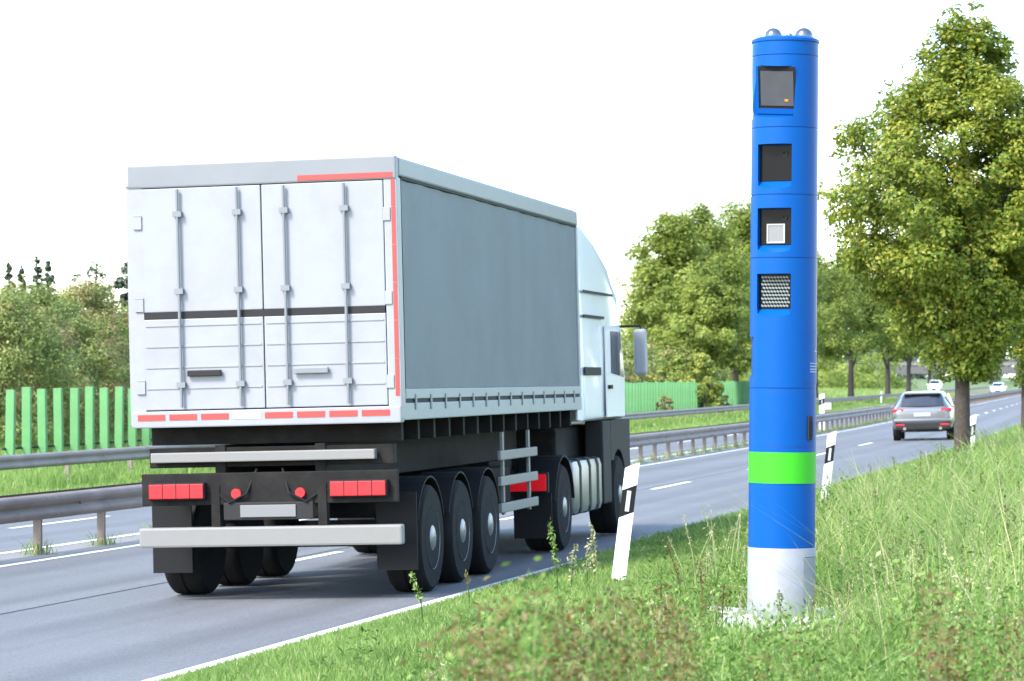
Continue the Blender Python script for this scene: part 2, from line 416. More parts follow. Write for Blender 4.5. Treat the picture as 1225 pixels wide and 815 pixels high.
# ------------------------------------------------------------------ toll column
def toll_column():
    R = .2345; S = 170.0
    zb = .20; Yp = 21.2
    loc = Vector((pxX(934.3, Yp), Yp, zb))
    t = thing('toll_column', 'tall blue round control column with four windows and a green band', 'control column', loc, (0, R_(.43), 0))
    def h(y): return (752-y)/S
    def ring(name, z0, z1, r, m, bev=.0, seg=96):
        bm = BM(); lathe(bm, [(r, z0), (r, z1)], seg); return obj(name, bm, m, t, smooth=40)
    # base and band
    bm = BM(); z1 = h(652)
    lathe(bm, [(R+.004, -.15), (R+.004, z1-.004), (R+.001, z1)], 96); base_o = obj('base', bm, 'base_white', t, smooth=40)
    bm = BM(); lathe(bm, [(R, z1), (R, h(575))], 96); obj('lower_shell', bm, 'blue', t, smooth=40)
    bm = BM(); lathe(bm, [(R+.003, h(575)), (R+.003, h(538))], 96); obj('green_band', bm, 'green_band', t, smooth=40)
    # upper shell with seams (lathe with shallow grooves), windows cut out
    seams = [h(462), h(307), h(232), h(152), h(66)]
    prof = [(R, h(538))]
    for s in seams:
        prof += [(R, s-.004), (R-.005, s-.0025), (R-.005, s+.0025), (R, s+.004)]
    prof += [(R, h(50)), (R+.006, h(49)), (R+.006, h(46)), (R-.004, h(45))]
    bm = BM(); lathe(bm, prof, 128); shell = obj('shell', bm, 'blue', t, smooth=30)
    az = R_(-25)                                   # windows face the camera, turned toward the road
    F = Matrix.Rotation(az, 4, 'Z')                # local -Y = facing direction
    cut = BM()
    depth = .150
    wins = [(172, 216, -.125, .125), (248, 292, -.125, .125), (326, 368, -.125, .125)]
    for ya, yb, xa, xb in wins:
        box(cut, (xa, -.4, h(yb)), (xb, -depth, h(ya)), mtx=F)
    # sloped sills under the three windows
    for ya, yb, xa, xb in wins:
        vs = prism(cut, [(-depth+.0005, h(yb)+.002), (-.4, h(yb)-.17), (-.4, h(yb)+.01)], xa+.004, xb-.004, 'X')
        for v in vs: v.co = F @ v.co
    T1 = F @ Matrix.Translation((0, -.165, h(106))) @ Matrix.Rotation(R_(13), 4, 'X') @ Matrix.Rotation(R_(3), 4, 'Y')
    box(cut, (-.30, -.3, -.185), (.142, 0, .165), mtx=T1)
    box(cut, (-.32, -.3, -.185), (-.205, .12, .165), mtx=F @ Matrix.Translation((0, 0, h(106))) @ Matrix.Rotation(R_(-5), 4, 'Y'))
    box(cut, (-R-.1, -.3, h(447)), (-R+.020, .1, h(401)))
    me = bpy.data.meshes.new('cut'); bmesh.ops.recalc_face_normals(cut, faces=cut.faces[:]); cut.to_mesh(me); cut.free()
    co = bpy.data.objects.new('cut', me); C.objects.link(co); co.parent = t
    md = shell.modifiers.new('b', 'BOOLEAN'); md.object = co; md.operation = 'DIFFERENCE'; md.solver = 'EXACT'; md.use_self = True
    bpy.context.view_layer.update()
    dg = bpy.context.evaluated_depsgraph_get()
    nm = bpy.data.meshes.new_from_object(shell.evaluated_get(dg))
    shell.modifiers.clear(); shell.data = nm
    for p in nm.polygons: p.use_smooth = True
    nm.set_sharp_from_angle(angle=R_(25))
    bpy.data.objects.remove(co)
    # window panels
    def panel(name, ya, yb, xa, xb, m, th=.006, d=depth):
        bm = BM(); box(bm, (xa, -d-th, h(yb)), (xb, -d-.0005, h(ya)), bev=.002, mtx=F); return obj(name, bm, m, t)
    w2 = panel('camera_window', 173, 215.5, -.123, .123, 'glass_dark')
    w3 = panel('camera_window', 249, 291.5, -.123, .123, 'glass_dark')
    w4 = panel('lamp_window', 327, 367.5, -.123, .123, 'glass_dark')
    for w, yy in ((w2, 183), (w3, 259)):
        bm = BM()
        lathe(bm, [(.014, 0), (.02, 0), (.02, .008), (.014, .008)], 24, closed=False)
        for v in bm.verts: v.co = F @ (Matrix.Translation((.062, -depth-.006, h(yy))) @ (Matrix.Rotation(R_(90), 4, 'X') @ v.co))
        obj('lens_ring', bm, 'dgrey', w)
    bm = BM()
    xa, xb = -.068, .066; za, zb2 = h(289.5), h(266.5); e = .010
    for lo, hi in (((xa, za), (xb, za+e)), ((xa, zb2-e), (xb, zb2)), ((xa, za+e), (xa+e, zb2-e)), ((xb-e, za+e), (xb, zb2-e))):
        box(bm, (lo[0], -depth-.016, lo[1]), (hi[0], -depth-.006, hi[1]), mtx=F)
    fr = obj('filter_frame', bm, 'frame_light', w3)
    bm = BM(); box(bm, (xa+e, -depth-.011, za+e), (xb-e, -depth-.006, zb2-e), mtx=F); obj('filter_plate', bm, 'filter_grey', w3)
    # rows of small lamps
    bm = BM(); rows = 9
    for j in range(rows):
        z = h(364) + (h(330)-h(364))*j/(rows-1)
        for i in range(9):
            x = -.098 + .205*(i+.5*(j % 2))/9.0
            tl = Matrix.Rotation(R_(28), 4, 'Y')
            mm = F @ Matrix.Translation((x, -depth-.009, z)) @ tl
            box(bm, (-.0105, -.003, -.0065), (.0105, .003, .0065), bev=.002, mtx=mm)
    obj('lamp_array', bm, 'led', w4)
    # tilted camera window
    bm = BM(); box(bm, (-.150, -.006, -.175), (.139, -.0005, .158), bev=.002, mtx=T1); f1 = obj('window_surround', bm, 'black', t)
    f1.data.transform(Matrix.Identity(4))
    bm = BM(); box(bm, (-.118, -.010, -.118), (.125, -.0065, .125), bev=.001, mtx=T1); obj('camera_window', bm, 'glass_grey', f1)
    bm = BM(); box(bm, (.06, -.013, -.085), (.085, -.0105, -.07), mtx=T1); obj('indicator', bm, 'lamp_amber', f1)
    # blue surround strips that leave a dark frame only around the glass
    bm = BM()
    box(bm, (-.150, -.012, -.175), (.139, -.0065, -.138), mtx=T1)
    box(bm, (-.150, -.012, -.1378), (-.133, -.0065, .158), mtx=T1)
    obj('lower_lip', bm, 'blue', t)
    # curved door panels slightly proud of the shell
    def curved(name, a0, a1, z0, z1, m, r=R+.003, th=.006, n=14, parent=t):
        bm = BM(); g = []
        for k in range(n+1):
            a = R_(a0+(a1-a0)*k/n); s, c = math.sin(a), -math.cos(a)
            g.append([bm.verts.new((rr*s, rr*c, z)) for rr in (r, r-th) for z in (z0, z1)])
        for p, q in zip(g, g[1:]):
            bm.faces.new((p[0], q[0], q[1], p[1])); bm.faces.new((p[2], p[3], q[3], q[2]))
            bm.faces.new((p[0], p[2], q[2], q[0])); bm.faces.new((p[1], q[1], q[3], p[3]))
        bm.faces.new((g[0][0], g[0][1], g[0][3], g[0][2])); bm.faces.new((g[-1][0], g[-1][2], g[-1][3], g[-1][1]))
        return obj(name, bm, m, parent, smooth=30)
    def gap(a0, a1, z0, z1, m='seam', g=.35, r=R+.0012, parent=t):
        for args in ((a0-g, a1+g, z0-.004, z0-.0005), (a0-g, a1+g, z1+.0005, z1+.004), (a0-g, a0, z0, z1), (a1, a1+g, z0, z1)):
            yield args
    def door(a0, a1, z0, z1, m, gm, r0, nm='door'):
        d_ = curved(nm, a0, a1, z0, z1, m, r=r0+.002)
        bm = BM()
        for A0, A1, Z0, Z1 in gap(a0, a1, z0, z1):
            n = max(1, int((A1-A0)/4)); pr = None
            for k in range(n+1):
                a = R_(A0+(A1-A0)*k/n); s, c = math.sin(a), -math.cos(a); r = r0+.0008
                q = (bm.verts.new((r*s, r*c, Z0)), bm.verts.new((r*s, r*c, Z1)))
                if pr: bm.faces.new((pr[0], q[0], q[1], pr[1]))
                pr = q
        obj('door_gap', bm, gm, d_)
        return d_
    dr = door(-40, 60, h(531), h(467), 'blue', 'seam', R)
    bm = BM(); a = R_(47); c = Vector((math.sin(a)*(R+.008), -math.cos(a)*(R+.008), 0))
    mm = Matrix.Translation(c+Vector((0, 0, h(509)))) @ Matrix.Rotation(a, 4, 'Z')
    box(bm, (-.022, -.008, -.085), (.022, .006, .085), bev=.006, mtx=mm); hd = obj('handle', bm, 'dgrey', dr)
    bm = BM(); box(bm, (-.010, -.018, -.06), (.010, -.0085, .05), bev=.004, mtx=mm); obj('latch', bm, 'black', hd)
    dp = door(31, 84, h(456), h(393), 'blue', 'seam', R, 'side_panel')
    bm = BM()      # small white printed lines, too small to read
    rnd = random.Random(4)
    for k, yy in enumerate((415, 417.5, 432, 435.5, 439, 442)):
        if k == 0: spans = [(66, 70)]
        elif k == 1: spans = [(62, 74)]
        else: spans = []; a0 = 48; 
        if k > 1:
            while a0 < 76:
                w_ = rnd.uniform(2, 5); spans.append((a0, min(78, a0+w_))); a0 += w_+1.0
        for a0, a1 in spans:
            r = R+.0035; q0 = [bm.verts.new((r*math.sin(R_(a)), -r*math.cos(R_(a)), z)) for a in (a0, a1) for z in (h(yy)-.0045, h(yy)+.0035)]
            bm.faces.new((q0[0], q0[2], q0[3], q0[1]))
    obj('printed_text', bm, 'text', dp)
    door(36, 78, h(743), h(663), 'base_white', 'dgrey', R+.004, 'base_hatch')
    door(36, 72, h(640), h(580), 'blue', 'seam', R, 'lower_hatch')
    # lid and camera domes
    bm = BM(); lathe(bm, [(R-.006, h(45)+.0005), (R-.03, h(45)+.012), (.02, h(45)+.016)], 64); lid = obj('lid', bm, 'blue', t, smooth=30)
    for x, y, r in ((-.09, -.06, .062), (.125, -.05, .066), (.02, -.1, .022)):
        bm = BM(); pr = [(r*math.cos(R_(a)), r*math.sin(R_(a))) for a in range(0, 90, 9)] + [(.001, r)]
        lathe(bm, [(r*1.08, -.012), (r*1.08, .003), (r, .004)] + [(a, b+.004) for a, b in pr], 32, off=(x, y, h(45)+.012)); obj('dome', bm, 'dome', t, smooth=30)
    return t
toll_column()

# ------------------------------------------------------------------ truck
def wheel(bmx, parent, x, y, r, w, name='wheel', z=None):
    z = r if z is None else z
    bm = BM()
    lathe(bm, [(r*.58, -w/2), (r*.92, -w/2), (r*.985, -w*.42), (r, -w*.3), (r, -.012), (r*.975, -.008), (r*.975, .008), (r, .012), (r, w*.3), (r*.985, w*.42), (r*.92, w/2), (r*.58, w/2)], 40, 'X', closed=True)
    o = obj(name, bm, 'tyre', parent, smooth=40, loc=(x, y, z))
    s = 1 if x > 0 else -1
    bm = BM()
    lathe(bm, [(r*.585, s*(w/2+.004)), (r*.55, s*(w/2-.03)), (r*.36, s*(w/2-.07)), (r*.3, s*(w/2-.02)), (r*.2, s*(w/2+.01)), (.01, s*(w/2+.015))], 32, 'X', closed=False)
    for k in range(10):
        a = 2*math.pi*k/10
        tube(bm, [(s*(w/2-.06), r*.42*math.cos(a), r*.42*math.sin(a)), (s*(w/2-.025), r*.42*math.cos(a), r*.42*math.sin(a))], .018, 6)
    obj('rim', bm, 'rim', o, smooth=40)
    return o

def truck():
    th = R_(11.5); right = Vector((math.cos(th), -math.sin(th), 0)); fwd = Vector((math.sin(th), math.cos(th), 0))
    HWd = 1.26
    corner = Vector((-.945, 26.9, 0)); loc = corner - right*HWd
    loc.z = .025*float(dist_right(loc.x, loc.y))
    t = thing('truck', 'white truck with a grey curtain sided box driving away on the near carriageway', 'truck', loc, (0, -.025, -th))
    L = 9.1; B = 1.61; T = 3.97
    # box
    bm = BM(); box(bm, (-HWd+.03, .06, B+.02), (HWd-.03, L-.02, B+.20)); obj('box_floor', bm, 'dgrey', t)
    for s in (1, -1):
        x0, x1 = sorted((s*(HWd-.03), s*HWd))
        bm = BM(); n = 60                             # curtain with shallow folds
        g = []
        for i in range(n+1):
            y = .20+(L-.32)*i/n; row = []
            for j in range(9):
                z = 1.895+(3.775-1.895)*j/8
                w = .011*math.sin(y*8.3)+.007*math.sin(y*3.1+1.2*z)+.004*math.sin(z*2.5+y)
                row.append(bm.verts.new((s*(HWd-.008+w*.7), y, z)))
            g.append(row)
        for a, b in zip(g, g[1:]):
            for j in range(8): bm.faces.new((a[j], b[j], b[j+1], a[j+1]))
        bmesh.ops.solidify(bm, geom=bm.faces[:], thickness=.008)
        obj('side_curtain', bm, 'curtain', t, smooth=60)
        bm = BM(); box(bm, (x0-.01*s, .17, 1.80), (x1+.006*s, L-.10, 1.892), bev=.006); obj('curtain_hem', bm, 'sill', t)
        bm = BM(); box(bm, (x0-.02*s, .17, 1.765), (x1-.004*s, L-.10, 1.798)); obj('hem_gap', bm, 'dgrey', t)
        bm = BM(); box(bm, (x0-.02*s, .10, B), (x1+.004*s, L, 1.763), bev=.01); obj('side_sill', bm, 'sill', t)
        bm = BM(); box(bm, (x0-.02*s, .10, 3.80), (x1+.006*s, L, T), bev=.02); obj('top_rail', bm, 'top_rail', t)
        bm = BM(); box(bm, (x0-.02*s, .17, 3.778), (x1+.010*s, L-.10, 3.797)); obj('curtain_track', bm, 'dgrey', t)
        for y in (0, L-.10):
            bm = BM(); box(bm, (s*(HWd-.12), y+(.105 if y else .0), B+.003), (s*(HWd+.003), y+(.2 if y else .16), T-.18), bev=.012)
            for v in bm.verts:
                if y: v.co.y -= .105
            obj('corner_post', bm, 'white_truck', t)
        bm = BM()
        for k in range(14):
            y = .5+k*.62
            box(bm, (s*(HWd+.004), y, 1.70), (s*(HWd+.016), y+.05, 1.84), bev=.003)
        obj('curtain_buckles', bm, 'top_rail', t)
    bm = BM(); box(bm, (-HWd+.03, .05, T-.03), (HWd-.03, L-.02, T+.012)); obj('roof', bm, 'top_rail', t)
    bm = BM(); box(bm, (-HWd+.03, L-.08, B+.2), (HWd-.03, L-.02, T-.031)); obj('front_wall', bm, 'white_truck', t)
    # rear portal
    bm = BM(); box(bm, (-HWd, -.01, T-.20), (HWd, .10, T+.015), bev=.015); obj('rear_header', bm, 'top_rail', t)
    bm = BM(); box(bm, (-HWd, -.03, B-.02), (HWd, .10, B+.13), bev=.012); obj('rear_sill', bm, 'white_truck', t)
    for s in (1, -1):
        bm = BM()
        x0, x1 = sorted((s*.005, s*(HWd-.125)))
        box(bm, (x0, .0, B+.14), (x1, .05, 2.575), bev=.008)
        box(bm, (x0, .0, 2.64), (x1, .05, T-.205), bev=.008)
        for k in range(1, 5):
            box(bm, (x0+.02, -.008, B+.14+k*.19), (x1-.02, -.0005, B+.152+k*.19))
        d_ = obj('rear_door', bm, 'white_truck', t)
        bm = BM()
        for xx in (s*.22, s*.78):
            tube(bm, [(xx, -.035, B+.16), (xx, -.035, T-.22)], .014, 8)
            for z in (1.95, 2.8, 3.5): box(bm, (xx-.04, -.05, z), (xx+.04, -.009, z+.05))
        obj('lock_bars', bm, 'top_rail', d_)
        bm = BM(); box(bm, (s*.5-.22, -.045, 2.05), (s*.5+.10, -.012, 2.105), bev=.008); obj('handle', bm, 'dgrey' if s < 0 else 'top_rail', d_)
        for k in range(3):
            bm = BM(); box(bm, (s*(HWd-.125), -.012, 1.9+k*.75), (s*(HWd-.06), .03, 2.02+k*.75), bev=.005); obj('hinge', bm, 'white_truck', d_)
    bm = BM(); box(bm, (-HWd+.13, .002, 2.577), (HWd-.13, .045, 2.638)); obj('door_rail', bm, 'dgrey', t)
    bm = BM()
    x = -HWd+.06
    for k in range(8):
        if k % 2 == 0 or True:
            box(bm, (x, -.034, B+.045), (x+.26, -.0305, B+.10), mi=0 if k not in (3,) else 1)
        x += .30
    for k in range(6):
        box(bm, (HWd-.05, -.004, B+.22+k*.34), (HWd-.012, -.0003, B+.22+k*.34+.335), mi=0)
    box(bm, (.35, -.014, T-.185), (HWd-.03, -.0105, T-.135), mi=0)
    obj('reflective_tape', bm, ['red_tape', 'white_tape'], t)
    # trailer chassis
    bm = BM()
    for s in (1, -1):
        box(bm, (s*.47-.05, .1, 1.06), (s*.47+.05, L-.3, 1.42), bev=.01)
    for k in range(14): box(bm, (-1.18, .3+k*.65, 1.425), (1.18, .38+k*.65, B-.003))
    box(bm, (-1.15, .12, 1.22), (1.15, .24, 1.40), bev=.01)
    obj('chassis_frame', bm, 'chassis', t)
    bm = BM(); box(bm, (-1.1, .0, 1.27), (1.0, .10, 1.36), bev=.01); obj('cross_beam', bm, 'bumper_grey', t)
    bm = BM(); box(bm, (-1.22, -.02, .50), (1.24, .10, .68), bev=.02); ub = obj('underrun_bar', bm, 'bumper_grey', t)
    for s in (1, -1):
        bm = BM(); box(bm, (s*.5-.04, .02, .683), (s*.5+.04, .12, 1.06)); obj('bar_bracket', bm, 'chassis', ub)
    bm = BM(); box(bm, (-1.2, .03, .88), (1.2, .09, 1.17), bev=.01); obj('lamp_panel', bm, 'chassis', t)
    for s in (1, -1):
        bm = BM(); box(bm, (s*.85-.27, -.04, .93), (s*.85+.27, .028, 1.09), bev=.015); lh = obj('lamp_housing', bm, 'black', t)
        bm = BM(); box(bm, (s*.85-.255, -.055, .945), (s*.85+.255, -.041, 1.075), bev=.006)
        for k in range(1, 4): box(bm, (s*.85-.255+k*.128-.004, -.058, .944), (s*.85-.255+k*.128+.004, -.0555, 1.076), mi=1)
        obj('tail_lamp', bm, ['lamp_red', 'black'], lh)
        bm = BM(); tube(bm, [(s*.30, -.002, .98), (s*.30, .028, .98)], .045, 20); obj('round_reflector', bm, 'lamp_red', t)
        bm = BM(); tube(bm, [(s*.12, .08, 1.2), (s*.2, .0, .98), (s*.36, -.01, .9), (s*.5, .05, 1.0), (s*.58, .03, 1.0)], .012, 6); obj('lamp_cable', bm, 'black', lh)
    bm = BM(); box(bm, (-.26, -.012, .765), (.26, -.001, .875), bev=.004); obj('number_plate', bm, 'filter_grey', t)
    for s in (1, -1):
        bm = BM(); tube(bm, [(s*.75, 4.55, .86), (s*.75, 4.4, .86), (s*.75, 3.9+.5, .86)], .14, 16); obj('air_tank', bm, 'chassis', t)
    bm = BM(); box(bm, (-.42, .0, .74), (.42, .025, .90), bev=.01); obj('plate_holder', bm, 'dgrey', t)
    for y in (1.15, 2.45, 3.75):
        for s in (1, -1):
            wheel(None, t, s*1.07, y, .5, .36)
            bm = BM(); pr = []
            for k in range(13):
                a = R_(20+140*k/12); pr.append((y+.58*math.cos(a), .5+.58*math.sin(a)))
            pr2 = [(y+.565*math.cos(R_(20+140*k/12)), .5+.565*math.sin(R_(20+140*k/12))) for k in range(13)][::-1]
            prism(bm, pr+pr2, s*1.07-.2, s*1.07+.17); obj('mudguard', bm, 'black', t)
        bm = BM(); tube(bm, [(-.95, y, .5), (.95, y, .5)], .07, 12); obj('axle', bm, 'chassis', t)
    for s in (1, -1):
        bm = BM(); box(bm, (s*1.07-.2, .52, .24), (s*1.07+.18, .54, .95)); obj('mud_flap', bm, 'black', t)
    for s in (1, -1):
        bm = BM()
        for z in (.58, .86, 1.13): box(bm, (s*1.2-.02, 4.5, z), (s*1.2+.02, 6.5, z+.10), bev=.01)
        for y in (4.8, 6.2): box(bm, (s*1.17-.02, y, .55), (s*1.17+.008, y+.08, 1.42))
        obj('side_guard', bm, 'bumper_grey', t)
    bm = BM(); box(bm, (-.95, 4.6, .55), (.95, 6.3, 1.03), bev=.03); obj('tool_box', bm, 'chassis', t)
    # tractor
    bm = BM()
    for s in (1, -1): box(bm, (s*.42-.05, 6.85, .66), (s*.42+.05, 12.2, .92), bev=.01)
    box(bm, (-.5, 7.3, .921), (.5, 8.6, 1.055), bev=.02)
    box(bm, (-.9, 9.3, .66), (.9, 12.6, 1.40), bev=.05)
    obj('tractor_frame', bm, 'chassis', t)
    for s in (1, -1):
        wheel(None, t, s*1.03, 7.95, .5, .42)
        wheel(None, t, s*1.07, 11.85, .5, .34)
        bm = BM(); pr = [(7.95+.62*math.cos(R_(8+164*k/14)), .5+.60*math.sin(R_(8+164*k/14))) for k in range(15)]
        pr2 = [(7.95+.60*math.cos(R_(8+164*k/14)), .5+.58*math.sin(R_(8+164*k/14))) for k in range(15)][::-1]
        prism(bm, pr+pr2, s*1.03-.24, s*1.03+.22); obj('mudguard', bm, 'black', t)
        bm = BM(); box(bm, (s*.98-.25, 7.02, .70), (s*.98+.25, 7.10, .93), bev=.012); lh = obj('lamp_housing', bm, 'black', t)
        bm = BM(); box(bm, (s*.98-.23, 7.005, .72), (s*.98+.23, 7.019, .91), bev=.005); obj('tail_lamp', bm, 'lamp_red', lh)
        bm = BM(); box(bm, (s*1.03-.24, 7.2, .18), (s*1.03+.2, 7.22, .69)); obj('mud_flap', bm, 'black', t)
        a, b = sorted((s*.62, s*1.22))
        bm = BM(); box(bm, (a, 8.75, .36), (b, 10.7, 1.02), bev=.10); tk = obj('fuel_tank', bm, 'tank', t, smooth=35)
        bm = BM()
        for y in (9.1, 9.75, 10.3): box(bm, (a-.006, y, .354), (b+.006, y+.05, 1.026), bev=.09)
        obj('tank_strap', bm, 'dgrey', tk)
    # cab: outline along the side, narrowed at the front
    prof = [(9.42, 1.46), (9.42, 3.80), (9.55, 3.88), (9.9, 3.84), (10.6, 3.62), (11.4, 3.36), (12.1, 3.06), (12.5, 2.6), (12.82, 1.75), (12.85, 1.46)]
    bm = BM(); prism(bm, prof, -1.24, 1.24)
    for v in bm.verts:
        if v.co.z > 2.95: v.co.x *= 1-.05*(v.co.z-2.95)
        if v.co.y > 12.3: v.co.x *= .95
    es = [e for e in bm.edges if abs(abs(e.verts[0].co.x)-abs(e.verts[1].co.x)) < .2 and e.verts[0].co.x*e.verts[1].co.x > 0]
    bmesh.ops.bevel(bm, geom=es, offset=.09, segments=4, affect='EDGES', profile=.6)
    cab = obj('cab', bm, 'cab_white', t, smooth=35)
    for s in (1, -1):
        def side(poly, m, nm, x=1.243, th=.008, par=cab):
            bm = BM(); a, b = sorted((s*(x-.004), s*(x+th))); prism(bm, poly, a, b); return obj(nm, bm, m, par)
        side([(9.46, 2.72), (10.9, 2.72), (10.9, 2.755), (9.46, 2.755)], 'dgrey', 'panel_gap')
        side([(9.46, 3.02), (11.6, 3.02), (11.6, 3.05), (9.46, 3.05)], 'dgrey', 'panel_gap')
        dd = side([(10.95, 1.50), (12.3, 1.50), (12.35, 2.0), (12.1, 2.64), (10.95, 2.64)], 'cab_white', 'door', th=.010)
        side([(11.3, 2.05), (12.25, 2.0), (12.03, 2.58), (11.3, 2.58)], 'car_glass', 'window', x=1.252, par=dd)
        side([(11.05, 1.85), (11.25, 1.85), (11.25, 1.9), (11.05, 1.9)], 'black', 'handle', x=1.254, th=.03, par=dd)
        side([(9.46, 2.02), (10.6, 2.02), (10.6, 2.12), (9.46, 2.12)], 'dgrey', 'side_strip')
        # fairing behind the cab
        bm = BM(); a, b = sorted((s*1.18, s*1.21)); box(bm, (a, 9.12, 1.48), (b, 9.415, 3.7), bev=.008); obj('side_fairing', bm, 'cab_white', t)
        bm = BM(); box(bm, (min(s*1.36, s*1.52), 12.45, 2.02), (max(s*1.36, s*1.52), 12.63, 2.62), bev=.04); mr = obj('mirror', bm, 'white_truck', t)
        bm = BM(); tube(bm, [(s*1.15, 12.45, 2.66), (s*1.44, 12.55, 2.66), (s*1.44, 12.55, 2.6)], .018, 8); obj('mirror_arm', bm, 'black', mr)
        # step and wheel arch
        bm = BM(); a, b = sorted((s*1.0, s*1.23)); box(bm, (a, 10.72, .42), (b, 11.297, 1.455), bev=.02); obj('step', bm, 'dgrey', t)
        bm = BM(); pr = [(11.3, 1.455), (11.3, .95)] + [(11.85+.58*math.cos(R_(180-a)), .5+.58*math.sin(R_(180-a))) for a in range(50, 181, 13)] + [(12.72, .5), (12.8, 1.455)]
        prism(bm, pr, a, b); obj('wheel_arch', bm, 'dgrey', t)
    bm = BM(); box(bm, (-1.22, 12.5, .32), (1.22, 12.9, 1.0), bev=.06); obj('front_bumper', bm, 'bumper_grey', t)
    bm = BM(); vs = [( -1.1, 12.79, 1.85), (1.1, 12.79, 1.85), (1.04, 12.50, 2.58), (-1.04, 12.50, 2.58)]
    q = [bm.verts.new((x, y+.012, z)) for x, y, z in vs]; bm.faces.new(q)
    bmesh.ops.solidify(bm, geom=bm.faces[:], thickness=.01); obj('windscreen', bm, 'car_glass', cab)
    return t
truck()

# ------------------------------------------------------------------ cars
def car(name, label, paint, loc, rz, roll=0, length=4.5, width=1.9, height=1.62, group=None):
    t = thing(name, label, 'car', loc, (0, roll, rz), group)
    w = width/2; H = height
    # stations from tail to nose: y, bottom z, belt z, roof z, half width low, half width belt, half width roof
    st = [(0.00, .55, .92, .98, .78, .80, .66), (.05, .42, .98, 1.06, .90, .90, .68), (.22, .34, 1.02, 1.28, .96, .95, .68), (.42, .30, 1.04, 1.50, .99, .98, .66), (.62, .28, 1.05, 1.585, 1.0, .99, .66),
          (1.1, .26, 1.05, 1.61, 1.0, 1.0, .68), (1.9, .26, 1.04, 1.62, 1.0, 1.0, .69), (2.5, .26, 1.02, 1.60, 1.0, 1.0, .68), (2.85, .26, 1.0, 1.48, 1.0, .995, .66), (3.3, .26, .98, 1.16, 1.0, .98, .70),
          (3.5, .27, .95, 1.04, .99, .97, .74), (4.1, .30, .86, .93, .97, .93, .70), (4.4, .36, .72, .80, .90, .86, .62), (4.5, .46, .62, .68, .78, .76, .55)]
    bm = BM(); rings = []
    for y, zb, zm, zr, a, b, c in st:
        y *= length/4.5; k = H/1.62
        pts = [(0, zb), (a*w*.86, zb), (a*w*.97, zb+.10), (a*w, (zb+zm)/2), (b*w*.985, zm-.06), (b*w*.95, zm), (c*w*1.12, zm+(zr-zm)*.55), (c*w*1.0, zr-.045*min(1, (zr-zm)*4)), (c*w*.85, zr-.008), (0, zr)]
        full = [(x, z) for x, z in pts] + [(-x, z) for x, z in pts[-2:0:-1]]
        rings.append([bm.verts.new((x, y, z*k)) for x, z in full])
    n = len(rings[0])
    for r0, r1 in zip(rings, rings[1:]):
        for k in range(n): bm.faces.new((r0[k], r0[(k+1) % n], r1[(k+1) % n], r1[k]))
    bm.faces.new(rings[0]); bm.faces.new(rings[-1])
    body = obj('body', bm, paint, t, smooth=180)
    sd = body.modifiers.new('s', 'SUBSURF'); sd.levels = 2; sd.render_levels = 2
    k = H/1.62; ls = length/4.5
    def strip(nm, pts, m, par=t, th=.012, out=None):
        bm = BM(); q = [bm.verts.new((x, y*ls, z*k)) for x, y, z in pts]; bm.faces.new(q)
        bmesh.ops.recalc_face_normals(bm, faces=bm.faces[:])
        bmesh.ops.solidify(bm, geom=bm.faces[:], thickness=th)
        return obj(nm, bm, m, par)
    # tail: window, lamps, plate, lower bumper
    def arc(z, y, hw, n=6, sag=.05):
        return [(-hw+2*hw*i/n, y+sag*(abs(-1+2*i/n)**2.2), z) for i in range(n+1)]
    strip('rear_window', arc(1.13, .055, w*.70) + arc(1.475, .30, w*.62)[::-1], 'car_glass')
    bm = BM(); box(bm, (-w*.60, .22*ls, 1.515*k), (w*.60, .55*ls, 1.575*k), bev=.02); obj('spoiler', bm, paint, t)
    for s in (1, -1):
        bm = BM(); a, b = sorted((s*w*.60, s*w*.955))
        vs = box(bm, (a, -.02, .94*k), (b, .20, 1.05*k), bev=.03)
        for v in bm.verts: v.co.y += .12*(abs(v.co.x)/w)**4+.015
        obj('tail_lamp', bm, 'lamp_red', t, smooth=40)
        bm = BM(); box(bm, (s*w*.72-.14, .0, .50*k), (s*w*.72+.14, .05, .55*k), bev=.01)
        obj('reflector', bm, 'lamp_red', t)
        bm = BM(); tube(bm, [(s*w*.58, -.01, .40*k), (s*w*.58, .2, .40*k)], .05, 14); obj('exhaust', bm, 'steel', t)
        for y in (.95, 3.62): wheel(None, t, s*(w-.13), y*ls, .355, .24)
        strip('side_window', [(s*w*.945, .95, 1.09), (s*w*.955, 2.95, 1.06), (s*w*.80, 2.55, 1.50), (s*w*.79, .9, 1.50)], 'car_glass')
        bm = BM(); box(bm, (s*(w+.07)-.09, 2.75*ls, 1.02*k), (s*(w+.07)+.09, 2.95*ls, 1.15*k), bev=.03); obj('mirror', bm, paint, t)
        bm = BM(); a, b = sorted((s*w*.50, s*w*.86)); box(bm, (a, 4.2*ls, .66*k), (b, 4.44*ls, .80*k), bev=.03); obj('headlight', bm, 'head_lamp', t)
    bm = BM(); box(bm, (-w*.88, .005, .36*k), (w*.88, .20, .60*k), bev=.05); obj('lower_bumper', bm, 'dgrey', t)
    bm = BM(); box(bm, (-w*.93, -.035, .60*k), (w*.93, .25, .73*k), bev=.05); obj('bumper', bm, paint, t, smooth=40)
    bm = BM(); box(bm, (-.26, -.012, .80*k), (.26, .02, .91*k), bev=.004); obj('number_plate', bm, 'white_tape', t)
    bm = BM(); box(bm, (-.30, 4.40*ls, .45*k), (.30, 4.52*ls, .62*k), bev=.02); obj('grille', bm, 'black', t)
    strip('windscreen', [(-w*.72, 3.33, 1.17), (w*.72, 3.33, 1.17), (w*.60, 2.83, 1.525), (-w*.60, 2.83, 1.525)], 'car_glass')
    return t
Yc = 97.0; xc = pxX(1104, Yc); dC = float(dist_right(xc, Yc))
